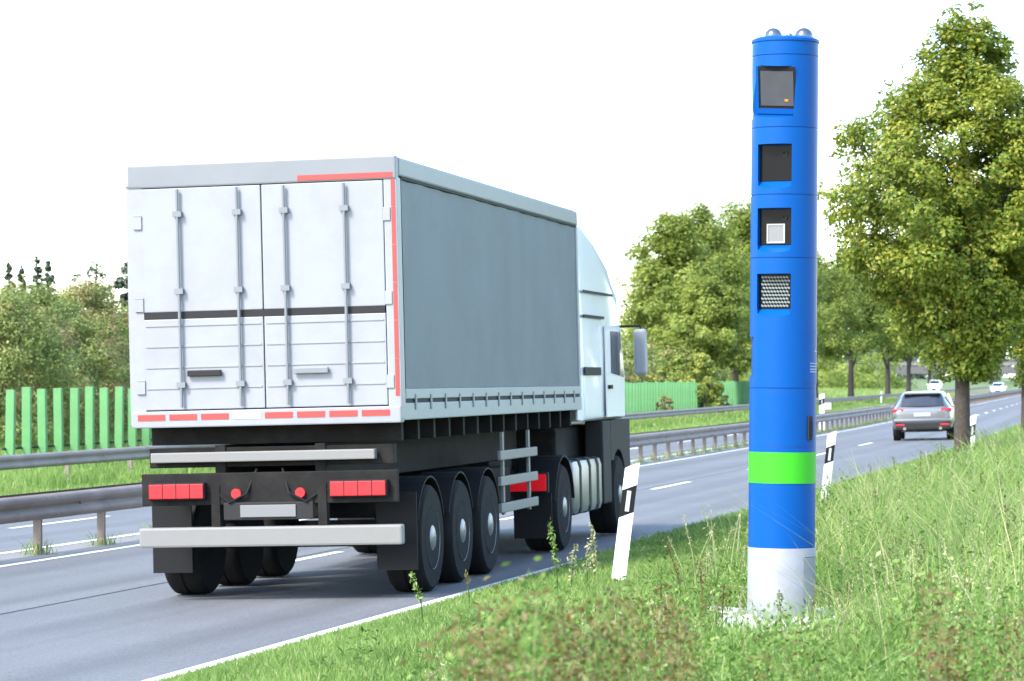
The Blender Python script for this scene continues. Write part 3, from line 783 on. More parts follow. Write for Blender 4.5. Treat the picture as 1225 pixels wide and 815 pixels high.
car('parked_car', 'silver car with red tail lamps driving away beyond the blue column', 'silver', (xc, Yc, .025*dC), heading(Yc)+R_(2), -.025, width=1.98, height=1.60).name = 'silver_car'
def road_car(label, paint, Y, d, away=True, name='far_car', **k):
    p = WV(Y, d, .025*max(d, -15.2) if d > -15.2 else float(GZ(d)))
    return car(name, label, paint, p, heading(Y)+(0 if away else math.pi), 0, **k)
road_car('far white oncoming car in the middle distance right of the nearest tree trunk', 'car_white', 385, -10.2, False, name='white_car')
road_car('far dark oncoming car just left of the trunk at the right edge', 'car_dark', 520, -9.8, False, name='dark_car')
road_car('white van far off left of the nearest tree trunk', 'car_white', 430, -20.8, False, name='white_van', height=2.0, length=5)
road_car('far white car parked beside the white van', 'car_white', 470, -23.0, False, name='white_car')

# ------------------------------------------------------------------ delineator posts
def delineator(label, base, lean, height=1.06, rz=0, grp='white roadside delineator posts', w=.12):
    t = thing('delineator_post', label, 'delineator', base, (0, lean, rz), grp)
    def tri(zf):      # rounded triangular section, flat side to the traffic
        pts = [(-w/2, -.035), (w/2, -.035), (w/2, -.015), (.02, .06), (-.02, .06), (-w/2, -.015)]
        return pts
    def seg(nm, z0, z1, m, grow=0, par=t):
        bm = BM(); A = []; Bv = []
        for x, y in tri(0):
            x *= 1+grow; y *= 1+grow
            sl = .05*x/(w/2)*.6                      # slanted cuts rise to the right
            A.append(bm.verts.new((x, y, z0 if z0 < -.1 else z0+sl))); Bv.append(bm.verts.new((x, y, z1+sl)))
        n = len(A); bm.faces.new(A); bm.faces.new(Bv)
        for k in range(n): bm.faces.new((A[k], A[(k+1) % n], Bv[(k+1) % n], Bv[k]))
        return obj(nm, bm, m, par)
    H = height
    seg('lower_body', -.35, H-.46, 'white_post')
    bd = seg('black_band', H-.4599, H-.2201, 'black', -.012)
    seg('top', H-.22, H-.03, 'white_post')
    bm = BM(); box(bm, (-.018, -.040, H-.43), (.018, -.0352, H-.25), bev=.002); obj('reflector', bm, 'reflector', bd)
    return t
delineator('leaning white delineator post in the grass in front of the truck', Vector((pxX(739, 26.0), 26.0, .20)), R_(7.0))
delineator('leaning white delineator post just right of the blue column', Vector((pxX(985.5, 43.0), 43.0, .17)), R_(6.5))
delineator('white delineator post beside the nearest tree trunk', Vector((pxX(1160, 62.0), 62.0, .17)), R_(4))
delineator('white delineator post standing in the median behind the guardrail', WV(120, -7.75, -.19), 0, 1.54, w=.2)
delineator('far white delineator post by the far guardrail left of the silver car', WV(272, -16.8, -.40), 0, 1.15)
delineator('far white delineator post right of the nearest tree trunk in the distance', WV(330, -7.9, -.2), 0, 1.4, w=.2)
delineator('far white delineator post near the right edge of the photo', WV(420, -7.9, -.2), 0, 1.4, w=.24)
p = WV(124, -7.95, -.2)
t = thing('marker_plate', 'small white marker plate on a thin leg behind the median guardrail', 'sign', p)
bm = BM(); box(bm, (-.02, -.012, -.1), (.02, .012, 1.15)); obj('leg', bm, 'steel_post', t)
bm = BM(); box(bm, (-.19, -.022, .86), (.19, -.0125, 1.14), bev=.004); obj('plate', bm, 'white_tape', t)

# ------------------------------------------------------------------ overpass far away
t = thing('overpass', 'concrete road bridge crossing the carriageways in the far distance', 'bridge', (160, 800, 0))
bm = BM(); box(bm, (-95, -4, 3.0), (130, 4, 4.9), bev=.05); obj('deck', bm, 'concrete', t)
bm = BM()
for k in range(-94, 130, 3): box(bm, (k, -3.9, 4.9), (k+.15, -3.75, 6.0))
box(bm, (-95, -3.92, 6.0), (130, -3.72, 6.15)); box(bm, (-95, -3.9, 5.3), (130, -3.8, 5.9)); obj('railing', bm, 'steel', t)
for xx in (-70, -32, 0, 34, 72):
    bm = BM(); box(bm, (xx-.8, -2, -3), (xx+.8, 2, 2.999), bev=.05); obj('pier', bm, 'concrete', t)

# ------------------------------------------------------------------ vegetation
def leaf_quads(cen, nrm, size, rng, aspect=.62):
    n = len(cen)
    nrm = nrm/np.linalg.norm(nrm, axis=1, keepdims=True)
    a = rng.normal(size=(n, 3)); a -= (a*nrm).sum(1, keepdims=True)*nrm; a /= np.linalg.norm(a, axis=1, keepdims=True)
    b = np.cross(nrm, a); s = (size*rng.uniform(.6, 1.3, n))[:, None]
    V = np.stack([cen-a*s*.5, cen+b*s*aspect*.5-a*s*.08+nrm*s*.06, cen+a*s*.5, cen-b*s*aspect*.5-a*s*.08+nrm*s*.06], 1)
    return V.reshape(-1, 3), np.arange(4*n).reshape(n, 4)
def crown_from_clumps(name, cc, cr, per, size, m, parent, seed, center, up=.7, tint_mu=.45, tint_sd=.16, leaf_sd=.12, flat=.75, shell=True):
    rng = np.random.default_rng(seed); k = len(cc)
    per = np.maximum(4, (per*(cr/np.mean(cr))**2).astype(int)); idx = np.repeat(np.arange(k), per); n = len(idx)
    u = rng.normal(size=(n, 3)); u /= np.linalg.norm(u, axis=1, keepdims=True)
    rr = rng.uniform(.25, 1.0, n)**.6
    off = u*rr[:, None]*cr[idx][:, None]; off[:, 2] *= flat
    P = cc[idx]+off
    out = P-np.array(center); out /= np.linalg.norm(out, axis=1, keepdims=True)+1e-6
    N = u*.6+out*.5+np.array([0, 0, up])+rng.normal(size=(n, 3))*.45
    V, F = leaf_quads(P, N, size, rng)
    ct = rng.normal(tint_mu, tint_sd, k)
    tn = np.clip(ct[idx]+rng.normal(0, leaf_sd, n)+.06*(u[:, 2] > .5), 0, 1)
    return np_mesh(name, V, F, m, np.repeat(tn, 4), parent)
def trunk_mesh(parent, h, r, seed, limbs=7, spread=2.0, start=.3, bark='bark', top=None, name='trunk', bend=.1):
    rnd = random.Random(seed); bm = BM(); top = top or h
    pts = []; rad = []
    ax = rnd.uniform(-bend, bend); ay = rnd.uniform(-bend, bend)
    for i in range(11):
        f = i/10; pts.append(Vector((ax*math.sin(f*3)*f, ay*math.sin(f*2.4)*f, -.4+(h+.4)*f)))
        rad.append(r*(1.35 if i == 0 else 1)*(1-.82*f))
    tube(bm, pts, rad, 12)
    for k in range(limbs):
        f = start+(.92-start)*k/limbs+rnd.uniform(-.02, .02); z = h*f; a = k*2.4+rnd.uniform(-.4, .4)
        L = spread*(1-.65*(f-start)/(1-start))*rnd.uniform(.75, 1.05); i = min(9, int(f*10)); p0 = pts[i].lerp(pts[i+1], f*10-i)
        d = Vector((math.cos(a), math.sin(a), rnd.uniform(.45, .9)))
        q = [p0, p0+d*L*.35, p0+d*L*.7+Vector((0, 0, .12*L)), p0+d*L+Vector((0, 0, .3*L))]
        r0 = r*(1-.8*f)*.62
        tube(bm, q, [r0, r0*.7, r0*.42, r0*.15], 7)
        for j in range(2):
            s = q[1].lerp(q[2], rnd.random()); e = Vector((math.cos(a+(-1)**j*.9), math.sin(a+(-1)**j*.9), .6))*L*.4
            tube(bm, [s, s+e*.5, s+e], [r0*.4, r0*.28, r0*.1], 5)
    return obj(name, bm, bark, parent, smooth=60)

def avenue_tree(label, loc, seed, group):
    t = thing('avenue_tree', label, 'tree', loc, (0, 0, 0), group)
    rng = np.random.default_rng(seed)
    zs = np.array([1.75, 2.1, 2.7, 3.3, 4.1, 4.7, 5.35, 6.1, 6.9, 7.65, 8.15, 8.5])
    hw = np.array([.3, .6, 1.05, 1.6, 2.25, 2.5, 2.35, 1.9, 1.3, .68, .3, .06])
    cc = []; n = 680
    while len(cc) < n:
        z = rng.uniform(1.8, 8.35); w = np.interp(z, zs, hw)
        if rng.random() > (w/2.5)**1.1+.05: continue
        a = rng.uniform(0, 2*math.pi); r = w*(rng.uniform(0, 1)**.42)
        r *= 1+.09*math.sin(3*a+z*1.7)+.07*math.sin(5*a-z*2.3)+.05*math.sin(z*6+a)
        p = np.array([r*math.cos(a), r*math.sin(a), z])
        h_ = math.sin(p[0]*2.1+1.3)+math.sin(p[1]*2.3+.4)+math.sin(p[2]*2.0+seed)
        if h_ > 1.75 and r > .4*w: continue
        cc.append(p)
    cc = np.array(cc); cr = rng.uniform(.20, .42, n)
    # small shoots that break the outline
    m = 170; zz = rng.uniform(2.2, 8.4, m); aa = rng.uniform(0, 2*math.pi, m); ww = np.interp(zz, zs, hw)*1.05+.06
    sh = np.stack([ww*np.cos(aa), ww*np.sin(aa), zz+.12], 1)
    cc = np.concatenate([cc, sh]); cr = np.concatenate([cr, rng.uniform(.07, .17, m)])
    # droopy low twigs
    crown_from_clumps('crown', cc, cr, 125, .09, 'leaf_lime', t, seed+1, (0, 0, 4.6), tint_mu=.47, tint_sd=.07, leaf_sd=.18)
    trunk_mesh(t, 7.6, .165, seed+2, 10, 2.3, .30, 'bark')
    return t
AV = 'avenue trees on the near verge'
at1 = avenue_tree('tall lime tree on the verge, nearest of the avenue trees, trunk beside the silver car', at_px(1151, 54), 3, AV)
for Y, px, sc, rz, lb in ((73, 1228, .92, 1.3, 'lime tree whose trunk stands at the right edge of the photo'), (92, 1266, .95, 2.6, 'lime tree farthest along the near verge, behind the other lime crowns')):
    c = copy_tree(at1); c.location = at_px(px, Y); c.rotation_euler = (0, 0, rz); c.scale = (sc, sc, sc); c['label'] = lb

def big_tree(name, label, loc, h, w, seed, m, group, size=.3, n=210, per=60, trunk_r=.3, low=.22, bark='bark_grey', cat='tree', mu=.5, crown_lo=None):
    t = thing(name, label, cat, loc, (0, 0, seed*1.1), group); rng = np.random.default_rng(seed)
    lob = []
    nl = 9
    for k in range(nl):
        f = k/(nl-1); z = h*(low+.12+(.98-low-.22)*f); r = w/2*(.72+.28*math.sin(math.pi*min(1, .25+.75*f)))*(1-.35*max(0, f-.7)/.3)
        a = k*2.4+rng.uniform(-.5, .5); o = r*.5*(1-.5*f)
        lob.append((np.array([o*math.cos(a), o*math.sin(a), z]), r*rng.uniform(.65, .9), h*rng.uniform(.13, .17)))
    cc = []
    while len(cc) < n:
        c, r, hz = lob[rng.integers(nl)]
        u = rng.normal(size=3); u /= np.linalg.norm(u)
        q = rng.uniform(0, 1)**.35
        p = c+u*np.array([r, r, hz])*q
        if p[2] < h*low*.8 or p[2] > h: continue
        cc.append(p)
    cc = np.array(cc); cr = rng.uniform(.06, .125, n)*w
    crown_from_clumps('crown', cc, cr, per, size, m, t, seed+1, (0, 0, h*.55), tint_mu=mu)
    trunk_mesh(t, h*.8, trunk_r, seed+2, 7, w*.4, .28, bark)
    return t
FG = 'trees on the far side of the road'
far_trees = [
    (800, 212, -26, 13.6, 8.2, 'leaf_oak', 'broad pale green tree just right of the truck cab'),
    (836, 226, -26, 14.8, 9.2, 'leaf_oak', 'pale green tree in the middle of the group left of the blue column'),
    (880, 240, -29, 16.2, 9.6, 'leaf_oak', 'tallest pale green tree rising directly left of the blue column'),
    (846, 206, -28, 9.0, 7.0, 'leaf_oak', 'lower tree in front of the tall trees left of the blue column'),
    (928, 262, -28, 15.5, 9.5, 'leaf_oak', 'tree on the far side hidden mostly behind the blue column'),
    (975, 280, -24, 14.0, 9.0, 'leaf_oak', 'tree whose crown shows directly right of the blue column'),
]
i = 40
for px, Y, d_, h, w, m, lb in far_trees:
    x = pxX(px, Y); big_tree('roadside_tree', lb, Vector((x, Y, float(GZ(dist_right(x, Y))))), h, w, i, m, FG, size=.25, n=360, per=105); i += 3
row = [(1018, 293, 14.6, 9.0, 'roadside tree on the far side with the leftmost bare trunk right of the column'),
       (1062, 342, 15.0, 9.0, 'roadside tree on the far side with its bare trunk just left of the silver car'),
       (1087, 376, 15.0, 9.0, 'roadside tree on the far side with its bare trunk directly above the silver car'),
       (1112, 450, 15.5, 9.5, 'roadside tree on the far side, small and bluish beyond the silver car')]
for px, Y, h, w, lb in row:
    x = pxX(px, Y); big_tree('roadside_tree', lb, Vector((x, Y, float(GZ(dist_right(x, Y))))), h, w, i, 'leaf_oak', FG, size=.34, n=230, per=80, low=.30, trunk_r=.34, mu=.35); i += 3
# conifers and loose trees behind the hedge at the left
k = 0
for px, top, Y, w, lb in ((10, 316, 118, 1.5, 'slim dark conifer at the left edge of the photo'), (26, 319, 121, 1.5, 'second slim dark conifer from the left'),
                       (44, 307, 124, 1.7, 'tallest slim dark conifer, third from the left'), (58, 313, 121, 1.8, 'fourth slim dark conifer from the left'),
                       (-12, 312, 120, 1.8, 'slim dark conifer cut off by the left edge')):
    x = pxX(px, Y); g = float(GZ(dist_right(x, Y))); h = HC+(452-top)/3600*Y-g
    t = thing('conifer', lb, 'tree', (x, Y, g), (0, 0, 0), 'slim conifers behind the hedge'); rng = np.random.default_rng(70+k); k += 1
    n = 150; f = rng.uniform(.15, 1, n); a = rng.uniform(0, 6.28, n); r = w/2*(1-f)**.6*(.6+.5*np.sin(f*26+k)**2)*rng.uniform(.4, 1, n)
    crown_from_clumps('crown', np.stack([r*np.cos(a), r*np.sin(a), f*h], 1), rng.uniform(.12, .3, n)*(1.3-f), 40, .17, 'leaf_conifer', t, 71+k, (0, 0, h*.5), up=.2)
    trunk_mesh(t, h*.9, .09, 72+k, 5, .6, .3, 'bark_grey')
for px, top, Y, w, lb in ((112, 317, 125, 3.4, 'loose dark round tree behind the hedge, left of the truck box'), (156, 312, 135, 2.6, 'loose dark tree behind the hedge at the rear edge of the truck box')):
    x = pxX(px, Y); g = float(GZ(dist_right(x, Y))); h = HC+(452-top)/3600*Y-g
    big_tree('loose_tree', lb, Vector((x, Y, g)), h, w, 90+k, 'leaf_conifer', 'loose trees behind the hedge', size=.2, n=90, per=36, trunk_r=.1, mu=.6); k += 1
# hedge shrubs beyond the boards
def shrub(label, loc, h, w, seed, m, group, size=.16, n=90, per=60, mu=.5, cat='shrub'):
    t = thing('shrub', label, cat, loc, (0, 0, seed*.7), group); rng = np.random.default_rng(seed)
    cc = []
    while len(cc) < n:
        z = rng.uniform(.05, 1); r = w/2*(math.sin(math.pi*min(1, .22+.72*z))**.7)*rng.uniform(0, 1)**.4
        a = rng.uniform(0, 6.28); r *= 1+.15*math.sin(3*a+z*5)
        cc.append((r*math.cos(a), r*math.sin(a), z*h*.94))
    cr = rng.uniform(.09, .17, n)*w*.8
    crown_from_clumps('foliage', np.array(cc), cr, per, size, m, t, seed+1, (0, 0, h*.4), up=.35, tint_mu=mu, tint_sd=.2)
    rnd = random.Random(seed); bm = BM()
    for k in range(5):
        a = k*1.3; tube(bm, [(0, 0, -.2), (math.cos(a)*w*.12, math.sin(a)*w*.12, h*.4), (math.cos(a)*w*.25, math.sin(a)*w*.25, h*.8)], [.05, .035, .012], 6)
    obj('stem', bm, 'bark_grey', t)
    return t
rnd = random.Random(8)
HG = 'tall shrubs of the hedge behind the green boards'
names = ['tall olive green shrub at the left edge behind the green boards', 'tall olive shrub second from the left edge behind the boards', 'reddish brown tinted shrub behind the green boards left of the truck',
         'grey green shrub behind the boards at the rear edge of the truck']
pts = [(-14, 80, 4.5), (24, 84, 4.8), (60, 88, 4.6), (100, 92, 5.1), (136, 96, 4.4)]
for k, (px, Y, h) in enumerate(pts):
    x = pxX(px, Y); g = float(GZ(dist_right(x, Y)))
    lb = ['tall olive shrub cut off by the left edge behind the green boards', 'tall olive green shrub just inside the left edge behind the boards', 'tall green shrub in the middle of the hedge left of the truck',
          'brownish shrub of the hedge next to the truck box', 'shrub of the hedge half hidden by the rear of the truck box'][k]
    shrub(lb, (x, Y, g-.1), h-g, 4.2, 100+k, 'leaf_shrub', HG, mu=[.5, .45, .5, .62, .5][k], n=170, per=150, size=.095)
y = 104; k = 0; 
while y < 222:
    d = -26+rnd.uniform(-1.5, 1); p = WV(y, d)
    o = shrub('hedge shrub behind the truck', p-Vector((0, 0, .1)), rnd.uniform(3.6, 4.6), 4.6, 120+k, 'leaf_shrub', HG, n=70, per=48, size=.2)
    if k == 0: pass
    vis = 612.5+3600*p.x/p.y
    o['label'] = 'shrub of the far hedge standing behind the truck and its box' if vis < 760 else 'shrub of the far hedge beneath the tall trees right of the truck cab'
    y += 5.2; k += 1
shrub('bright yellow green shrub growing through the gap in the green boards', at_px(838, 186, -.1), 3.9, 2.9, 160, 'leaf_yellow', 'yellow green shrubs at the boards', size=.2, n=90, mu=.6)
shrub('yellow green shrub above the green boards right of the truck cab', at_px(806, 186, -.1), 3.6, 3.4, 162, 'leaf_yellow', 'yellow green shrubs at the boards', size=.2, n=90, mu=.5)
shrub('dark low shrub in front of the green boards next to the column', at_px(866, 188, -.1), 1.5, 1.2, 164, 'leaf_shrub', 'low shrubs in front of the boards', size=.15, n=50, mu=.35)
shrub('small dry shrub in front of the green boards by the truck cab', at_px(797, 168, -.1), 1.5, 1.2, 166, 'leaf_shrub', 'low shrubs in front of the boards', size=.12, n=40, mu=.8)

# far woodland that closes the view
rng = np.random.default_rng(5); n = 1700
xx = rng.uniform(-260, 420, n); yy = 960+rng.uniform(-40, 60, n); zz = rng.uniform(0, 1, n)**.8*(13+3*np.sin(xx*.05)+2*np.sin(xx*.13))
wd = crown_from_clumps('far_woodland', np.stack([xx, yy, zz], 1), rng.uniform(2.5, 4.5, n), 50, 1.6, 'leaf_far', None, 6, (80, 1100, 0), up=.4)
wd['kind'] = 'stuff'
# middle-distance growth along the far roadside
n = 420; s = rng.uniform(235, 480, n); dd = -rng.uniform(27, 46, n); P = W(s, dd); P[:, 2] += rng.uniform(0, 1, n)*(4+3*np.sin(s*.09))
wd = crown_from_clumps('roadside_thicket', P, rng.uniform(1.0, 2.0, n), 46, .62, 'leaf_oak', None, 9, (0, 500, 0), up=.4, tint_mu=.4)
wd['kind'] = 'stuff'

# ------------------------------------------------------------------ grass
def blades(name, P, length, width, m, seed, tint, lean=.35, curve=.5, az=None):
    rng = np.random.default_rng(seed); n = len(P)
    a = rng.uniform(0, 2*math.pi, n) if az is None else az
    side = np.stack([np.cos(a), np.sin(a), np.zeros(n)], 1)
    b = rng.uniform(0, 2*math.pi, n); dr = np.stack([np.cos(b), np.sin(b), np.zeros(n)], 1)*(rng.uniform(.1, 1, n)*lean)[:, None]
    L = length[:, None]; w = width[:, None]*.5; up = np.array([0, 0, 1.0])
    m1 = P+(up*.55+dr*.5)*L; tip = P+(up*(1-.25*rng.random((n, 1)))+dr*(1+curve))*L
    V = np.stack([P-side*w, P+side*w, m1+side*w*.75, m1-side*w*.75, tip], 1).reshape(-1, 3)
    i = np.arange(n)*5
    F = np.concatenate([np.stack([i, i+1, i+2, i+3], 1), np.stack([i+3, i+2, i+4, i+4], 1)])
    # triangles as separate list: build mixed mesh
    me = bpy.data.meshes.new(name); nq = n
    me.vertices.add(len(V)); me.vertices.foreach_set('co', V.astype(np.float32).ravel())
    lv = np.concatenate([np.stack([i, i+1, i+2, i+3], 1).ravel(), np.stack([i+3, i+2, i+4], 1).ravel()]).astype(np.int32)
    me.loops.add(len(lv)); me.loops.foreach_set('vertex_index', lv)
    me.polygons.add(2*n); me.polygons.foreach_set('loop_start', np.concatenate([np.arange(n)*4, 4*n+np.arange(n)*3]).astype(np.int32))
    at = me.attributes.new('tint', 'FLOAT', 'POINT'); at.data.foreach_set('value', np.repeat(np.clip(tint, 0, 1), 5).astype(np.float32))
    me.update(calc_edges=True); me.materials.append(M[m])
    o = bpy.data.objects.new(name, me); link(o); o['kind'] = 'stuff'
    return o
def STONES(P): return (P[:, 1] > 20.0) & (P[:, 1] < 22.2) & (P[:, 0] > 1.42) & (P[:, 0] < 3.2)
def LOW(y, d):
    # grass trodden lower in front of the column, taller behind it and up the bank
    return np.clip(np.interp(y, [12, 21, 26], [.7, .62, 1.1]) + .6*np.clip((d-4.3)/.7, 0, 1), 0, 1.25)
def vnoise(x, y, s, ph=0):
    return (np.sin(x*s+ph)+np.sin(y*s*1.13+1.7+ph)+np.sin((x+y)*s*.71+2.9*ph)+np.sin((x-y)*s*1.7+ph*1.3))/4
rng = np.random.default_rng(21)
def scatter(n, y0, y1, d0, d1, pw=1.0):
    """random points on the verge, denser near the camera; only where the lens can see"""
    y = y0*(y1/y0)**(rng.random(n)**pw); d = rng.uniform(d0, d1, n); P = W(y, d)
    px = P[:, 0]/P[:, 1]*3600+612.5
    k = (px > -60) & (px < 1290); return P[k], d[k], y[k]
# mown and rough grass on the verge
P, d, y = scatter(900000, 12.5, 130, .02, 7.0)
st = STONES(P) & (rng.random(len(P)) < .82); P, d, y = P[~st], d[~st], y[~st]
nz = vnoise(P[:, 0], P[:, 1], 1.9); nz2 = vnoise(P[:, 0], P[:, 1], 5.3, 2)
d0 = np.interp(y, [18, 24, 36, 60], [2.5, 2.3, 2.3, 1.9]); rough = np.clip((d-d0+.4*nz)/1.0, 0, 1); low = LOW(y, d)
keep = rng.random(len(P)) < .75+.25*rough; P, d, y, nz, nz2, rough, low = (q[keep] for q in (P, d, y, nz, nz2, rough, low))
L = (.055+.07*rng.random(len(P)))*(1-rough)+(.10+.24*rng.random(len(P))**1.5)*rough*(1+.35*nz2)*low
ed = np.clip(d/.35, .45, 1); ed = np.where(y > 27, np.maximum(ed, np.clip((y-27)/8, .45, 1)*1.25), ed); L *= ed
wd_ = (.0045+.0045*rng.random(len(P)))*np.clip(y/22, .8, 3.0)
tn = .42-.05*rough+.20*nz+.14*nz2+rng.normal(0, .17, len(P)); tn = np.where(rng.random(len(P)) < .05, .97, tn)
blades('verge_grass', P, L, wd_, 'grass', 31, tn, lean=.55)
# long loose grass behind the column and up the bank
rng = np.random.default_rng(26)
P, d, y = scatter(150000, 13, 95, 1.6, 7.0)
lo = np.interp(y, [18, 24, 36, 60], [3.1, 2.6, 2.4, 1.8]); k = (rng.random(len(P)) < np.clip((d-lo)/.8, 0, 1)*np.interp(y, [20, 24], [.45, 1])) & ~(STONES(P)); P, d, y = P[k], d[k], y[k]
nz = vnoise(P[:, 0], P[:, 1], 1.1, 4)
blades('long_grass', P, (.28+.46*rng.random(len(P))**1.3)*LOW(y, d)*(1+.45*nz), (.005+.004*rng.random(len(P)))*np.clip(y/22, .8, 3), 'grass', 34, .46+.40*nz+rng.normal(0, .24, len(P)), lean=.75)
# far grass beyond the carriageways
rng = np.random.default_rng(22)
yy = 55*(420/55)**rng.random(150000); dd = np.where(rng.random(150000) < .45, rng.uniform(-19.5, -15.35, 150000), rng.uniform(-30, -19.5, 150000))
P = W(yy, dd); px = P[:, 0]/P[:, 1]*3600+612.5; k = (px > -40) & (px < 1260); P = P[k]; yy = yy[k]; dd = dd[k]
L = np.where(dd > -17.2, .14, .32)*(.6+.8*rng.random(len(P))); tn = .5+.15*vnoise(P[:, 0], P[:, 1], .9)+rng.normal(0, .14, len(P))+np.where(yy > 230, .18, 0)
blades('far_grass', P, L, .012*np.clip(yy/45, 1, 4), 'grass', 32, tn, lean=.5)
# low broad-leaved weeds
rng = np.random.default_rng(23)
P, d, y = scatter(9000, 12.5, 70, 1.3, 6.5)
nz = vnoise(P[:, 0], P[:, 1], 2.7, 1); k = (rng.random(len(P)) < np.clip((d-np.interp(y, [18, 36], [2.4, 1.8]))/1.0, .08, 1)) & (nz > -.25) & ~((P[:, 1] > 17.6) & (P[:, 1] < 22.2) & (P[:, 0] > 1.3) & (P[:, 0] < 3.1) & (rng.random(len(P)) < .75)); P = P[k]; d = d[k]; y = y[k]
per = 20; n = len(P)*per; idx = np.repeat(np.arange(len(P)), per)
hgt = rng.uniform(.10, .34, len(P))*LOW(y, d); u = rng.random(n)
cen = P[idx]+np.stack([rng.normal(0, .06, n), rng.normal(0, .06, n), u*hgt[idx]+.02], 1)
nr = np.stack([rng.normal(0, .6, n), rng.normal(0, .6, n), np.ones(n)], 1)
V, F = leaf_quads(cen, nr, .052, rng, .38)
o = np_mesh('broadleaf_weeds', V, F, 'weed', np.repeat(np.clip(rng.normal(.36, .22, len(P))[idx]+rng.normal(0, .1, n), 0, .9), 4)); o['kind'] = 'stuff'
# tall seed stalks
def stalks(name, P, h, m_head, seed, heads, hs, head_len, tint, stem_m='straw', wid=.004, spread=None, sway=.16):
    rng = np.random.default_rng(seed); n = len(P)
    lean = rng.normal(0, sway, (n, 2)); tip = P+np.stack([lean[:, 0]*h, lean[:, 1]*h, h], 1); mid = P+np.stack([lean[:, 0]*h*.35, lean[:, 1]*h*.35, h*.52], 1)
    w = wid*np.clip(P[:, 1]/20, .8, 3)[:, None]*np.array([1, .12, 0])
    V1 = np.stack([P-w, P+w, mid+w*.8, mid-w*.8, tip+w*.4, tip-w*.4], 1).reshape(-1, 3); i = np.arange(n)*6
    F1 = np.concatenate([np.stack([i, i+1, i+2, i+3], 1), np.stack([i+3, i+2, i+4, i+5], 1)])
    o1 = np_mesh(name+'_stems', V1, F1, stem_m, np.repeat(rng.random(n), 6)); o1['kind'] = 'stuff'
    idx = np.repeat(np.arange(n), heads); f = 1-rng.random(len(idx))*head_len
    c = mid[idx]+(tip-mid)[idx]*((f-.52)/.48)[:, None]+rng.normal(0, 1, (len(idx), 3))*(spread or hs*.55)
    V, F = leaf_quads(c, rng.normal(size=(len(idx), 3)), hs, rng, .45)
    o2 = np_mesh(name+'_heads', V, F, m_head, np.repeat(np.clip(tint+rng.normal(0, .2, len(idx)), 0, 1), 4)); o2['kind'] = 'stuff'
rng = np.random.default_rng(24)
P, d, y = scatter(1700, 13, 75, 1.9, 6.5); k = (vnoise(P[:, 0], P[:, 1], 1.3, 3) > -.1) & (d > np.interp(y, [18, 30], [3.0, 2.0])); P, d, y = P[k], d[k], y[k]
stalks('seed_grass', P, rng.uniform(.3, .68, len(P))*LOW(y, d), 'straw', 41, 26, .022, .35, .4)
P, d, y = scatter(240, 14, 70, 1.9, 5.5); k = (vnoise(P[:, 0], P[:, 1], .8, 5) > .0) & (d > np.interp(y, [18, 30, 60], [2.7, 2.2, 1.7])); P, d, y = P[k], d[k], y[k]
stalks('dock_weeds', P, rng.uniform(.35, .62, len(P))*LOW(y, d), 'dock', 42, 60, .030, .6, .45, 'dock', .006)
P, d, y = scatter(2200, 13, 70, 1.5, 6.0); k = (vnoise(P[:, 0], P[:, 1], 1.7, 8) > .0) & (d > np.interp(y, [18, 30, 60], [2.7, 2.2, 1.7])); P, d, y = P[k], d[k], y[k]
stalks('leafy_weeds', P, rng.uniform(.28, .62, len(P))*LOW(y, d), 'weed', 43, 60, .04, .9, .40, 'weed', .005, spread=.045)
# grass growing along the median rail's posts
rng = np.random.default_rng(25); yy = 32+2.1*rng.integers(-1, 60, 5200)+rng.normal(0, .12, 5200)-1.0; dd = -7.45+rng.normal(0, .10, 5200)
P = W(yy, dd, .025*dd); blades('median_weeds', P, rng.uniform(.06, .26, len(P)), np.full(len(P), .012), 'weed', 33, rng.normal(.6, .25, len(P)), lean=.8)

# weeds close to the camera, out of focus along the bottom edge
rng = np.random.default_rng(61)
fp = [(rng.uniform(575, 750), rng.uniform(6.2, 9)) for _ in range(26)] + [(rng.uniform(790, 1225), rng.uniform(9, 12)) for _ in range(26)]
P = np.array([[pxX(a, b), b, .25] for a, b in fp]); top = np.array([1.98-(rng.uniform(700, 790)-452)/3600*b for a, b in fp]); k = rng.random(len(P)) < .55
def frond(name, P, h, m, seed, tint):
    stalks(name, P, h, m, seed, 560, .024, .8, tint, 'weed', .003, spread=.04, sway=.04)
frond('foreground_dock', P[k], (top-.25)[k], 'dock', 62, .4)
frond('foreground_weeds', P[~k], (top-.25)[~k], 'weed', 63, .45)

# individual tall stalks at the road's edge
def grass_stalk(label, px, py_base, Y, h, lean, seed, m='straw', heads=60, hl=.5, hs=.03):
    x = pxX(px, Y); g = float(GZ(dist_right(x, Y))); t = thing('grass_stalk', label, 'grass stalk', (x, Y, g)); rnd = random.Random(seed); rng = np.random.default_rng(seed)
    bm = BM(); q = [Vector((0, 0, -.05)), Vector((lean*.25, 0, h*.5)), Vector((lean, .02, h))]; tube(bm, q, [.006, .005, .003], 6); obj('stem', bm, 'weed', t)
    f = 1-rng.random(heads)*hl; q = np.array([list(v) for v in q]); c = q[1]+(q[2]-q[1])*((f-.5)/.5)[:, None]+rng.normal(0, 1, (heads, 3))*hs*.5
    V, F = leaf_quads(c, rng.normal(size=(heads, 3)), hs*1.4, rng, .35); np_mesh('seed_head', V, F, m, np.repeat(rng.random(heads), 4), t)
    return t
grass_stalk('green grass stalk bent over the road edge, leftmost in front of the truck', 507, 0, 22.6, .42, -.09, 1, 'weed')
grass_stalk('reddish dry grass stalk in front of the truck wheels', 562, 0, 23.6, .36, -.03, 2, 'dock', 40, .35, .022)
grass_stalk('tall green seed stalk in front of the truck, left of the white delineator', 668, 0, 25.2, .62, -.08, 3, 'weed', 120, .7)
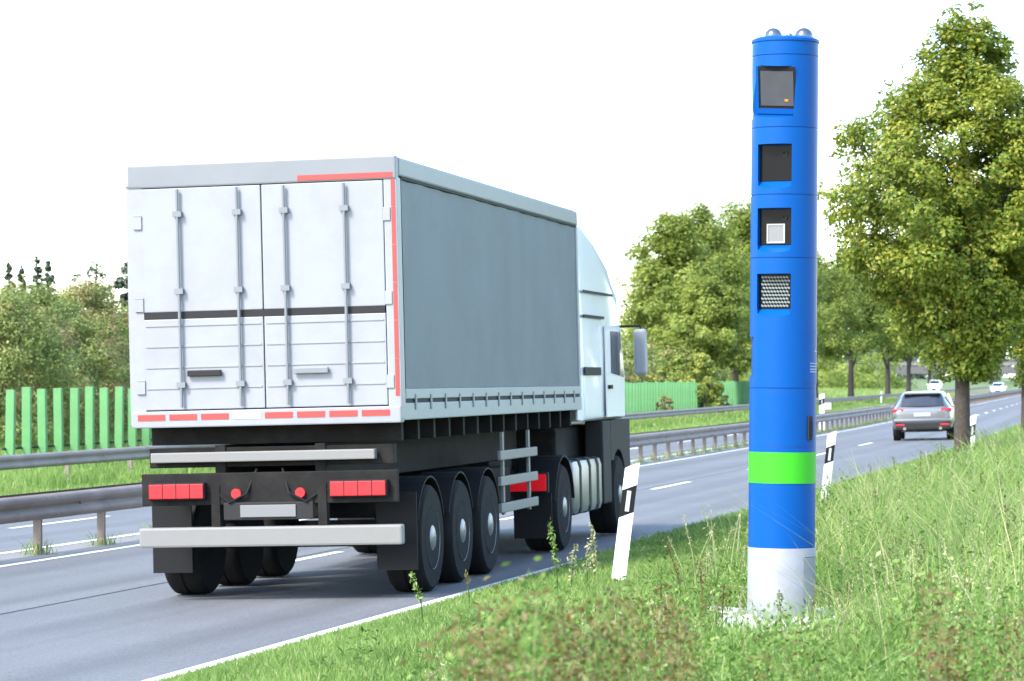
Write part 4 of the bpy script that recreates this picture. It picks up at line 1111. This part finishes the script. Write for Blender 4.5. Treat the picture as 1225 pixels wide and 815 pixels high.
grass_stalk('pale bushy seed stalk between the truck and the leaning delineator', 683, 0, 25.4, .42, .04, 4, 'straw', 80, .7)
grass_stalk('pale seed stalk just left of the leaning white delineator', 712, 0, 26.4, .52, -.03, 5, 'straw', 110, .7)
grass_stalk('green seed stalk directly beside the leaning delineator', 702, 0, 25.9, .40, .02, 6, 'straw', 60, .6)
# thistle flower by the stones
def flower(label, px, Y, h, seed):
    x = pxX(px, Y); g = float(GZ(dist_right(x, Y))); t = thing('thistle', label, 'flower', (x, Y, g)); rng = np.random.default_rng(seed)
    bm = BM(); tube(bm, [(0, 0, -.05), (.02, 0, h*.5), (0, 0, h)], .005, 6); obj('stem', bm, 'weed', t)
    n = 60; u = rng.normal(size=(n, 3)); u /= np.linalg.norm(u, axis=1, keepdims=True)
    V, F = leaf_quads(np.array([0, 0, h])+u*.028, u, .03, rng, .5); np_mesh('blossom', V, F, 'petal', np.repeat(rng.random(n), 4), t)
flower('purple thistle blossom in the grass right of the blue column', 1111, 20.2, .34, 3)
flower('pale purple blossom in the weeds toward the right edge', 1095, 34, .45, 4)

# concrete footing and white stones around the column
rng = np.random.default_rng(50)
bm = BM(); rnd = random.Random(50)
for k in range(620):
    x = rnd.uniform(1.44, 3.2); yv = rnd.uniform(20.3, 22.1)-.05*(x-1.9)
    if vnoise(x, yv, 6.0, 2) < -.25 or (x > 2.3 and rnd.random() < .3): continue
    s = rnd.uniform(.04, .095); g = float(GZ(dist_right(x, yv)))
    m = Matrix.Translation((x, yv, g+s*.35+rnd.uniform(0, .05))) @ Matrix.Rotation(rnd.uniform(0, 6.28), 4, 'Z') @ Matrix.Rotation(rnd.uniform(-.4, .4), 4, 'X') @ Matrix.Diagonal((s*rnd.uniform(.9, 1.5), s, s*.6, 1))
    r = bmesh.ops.create_icosphere(bm, subdivisions=1, radius=1, matrix=m)
    for v in r['verts']: v.co += Vector((rnd.gauss(0, s*.1), rnd.gauss(0, s*.1), rnd.gauss(0, s*.08)))
o = obj('white_stones', bm, 'stone'); o['kind'] = 'stuff'
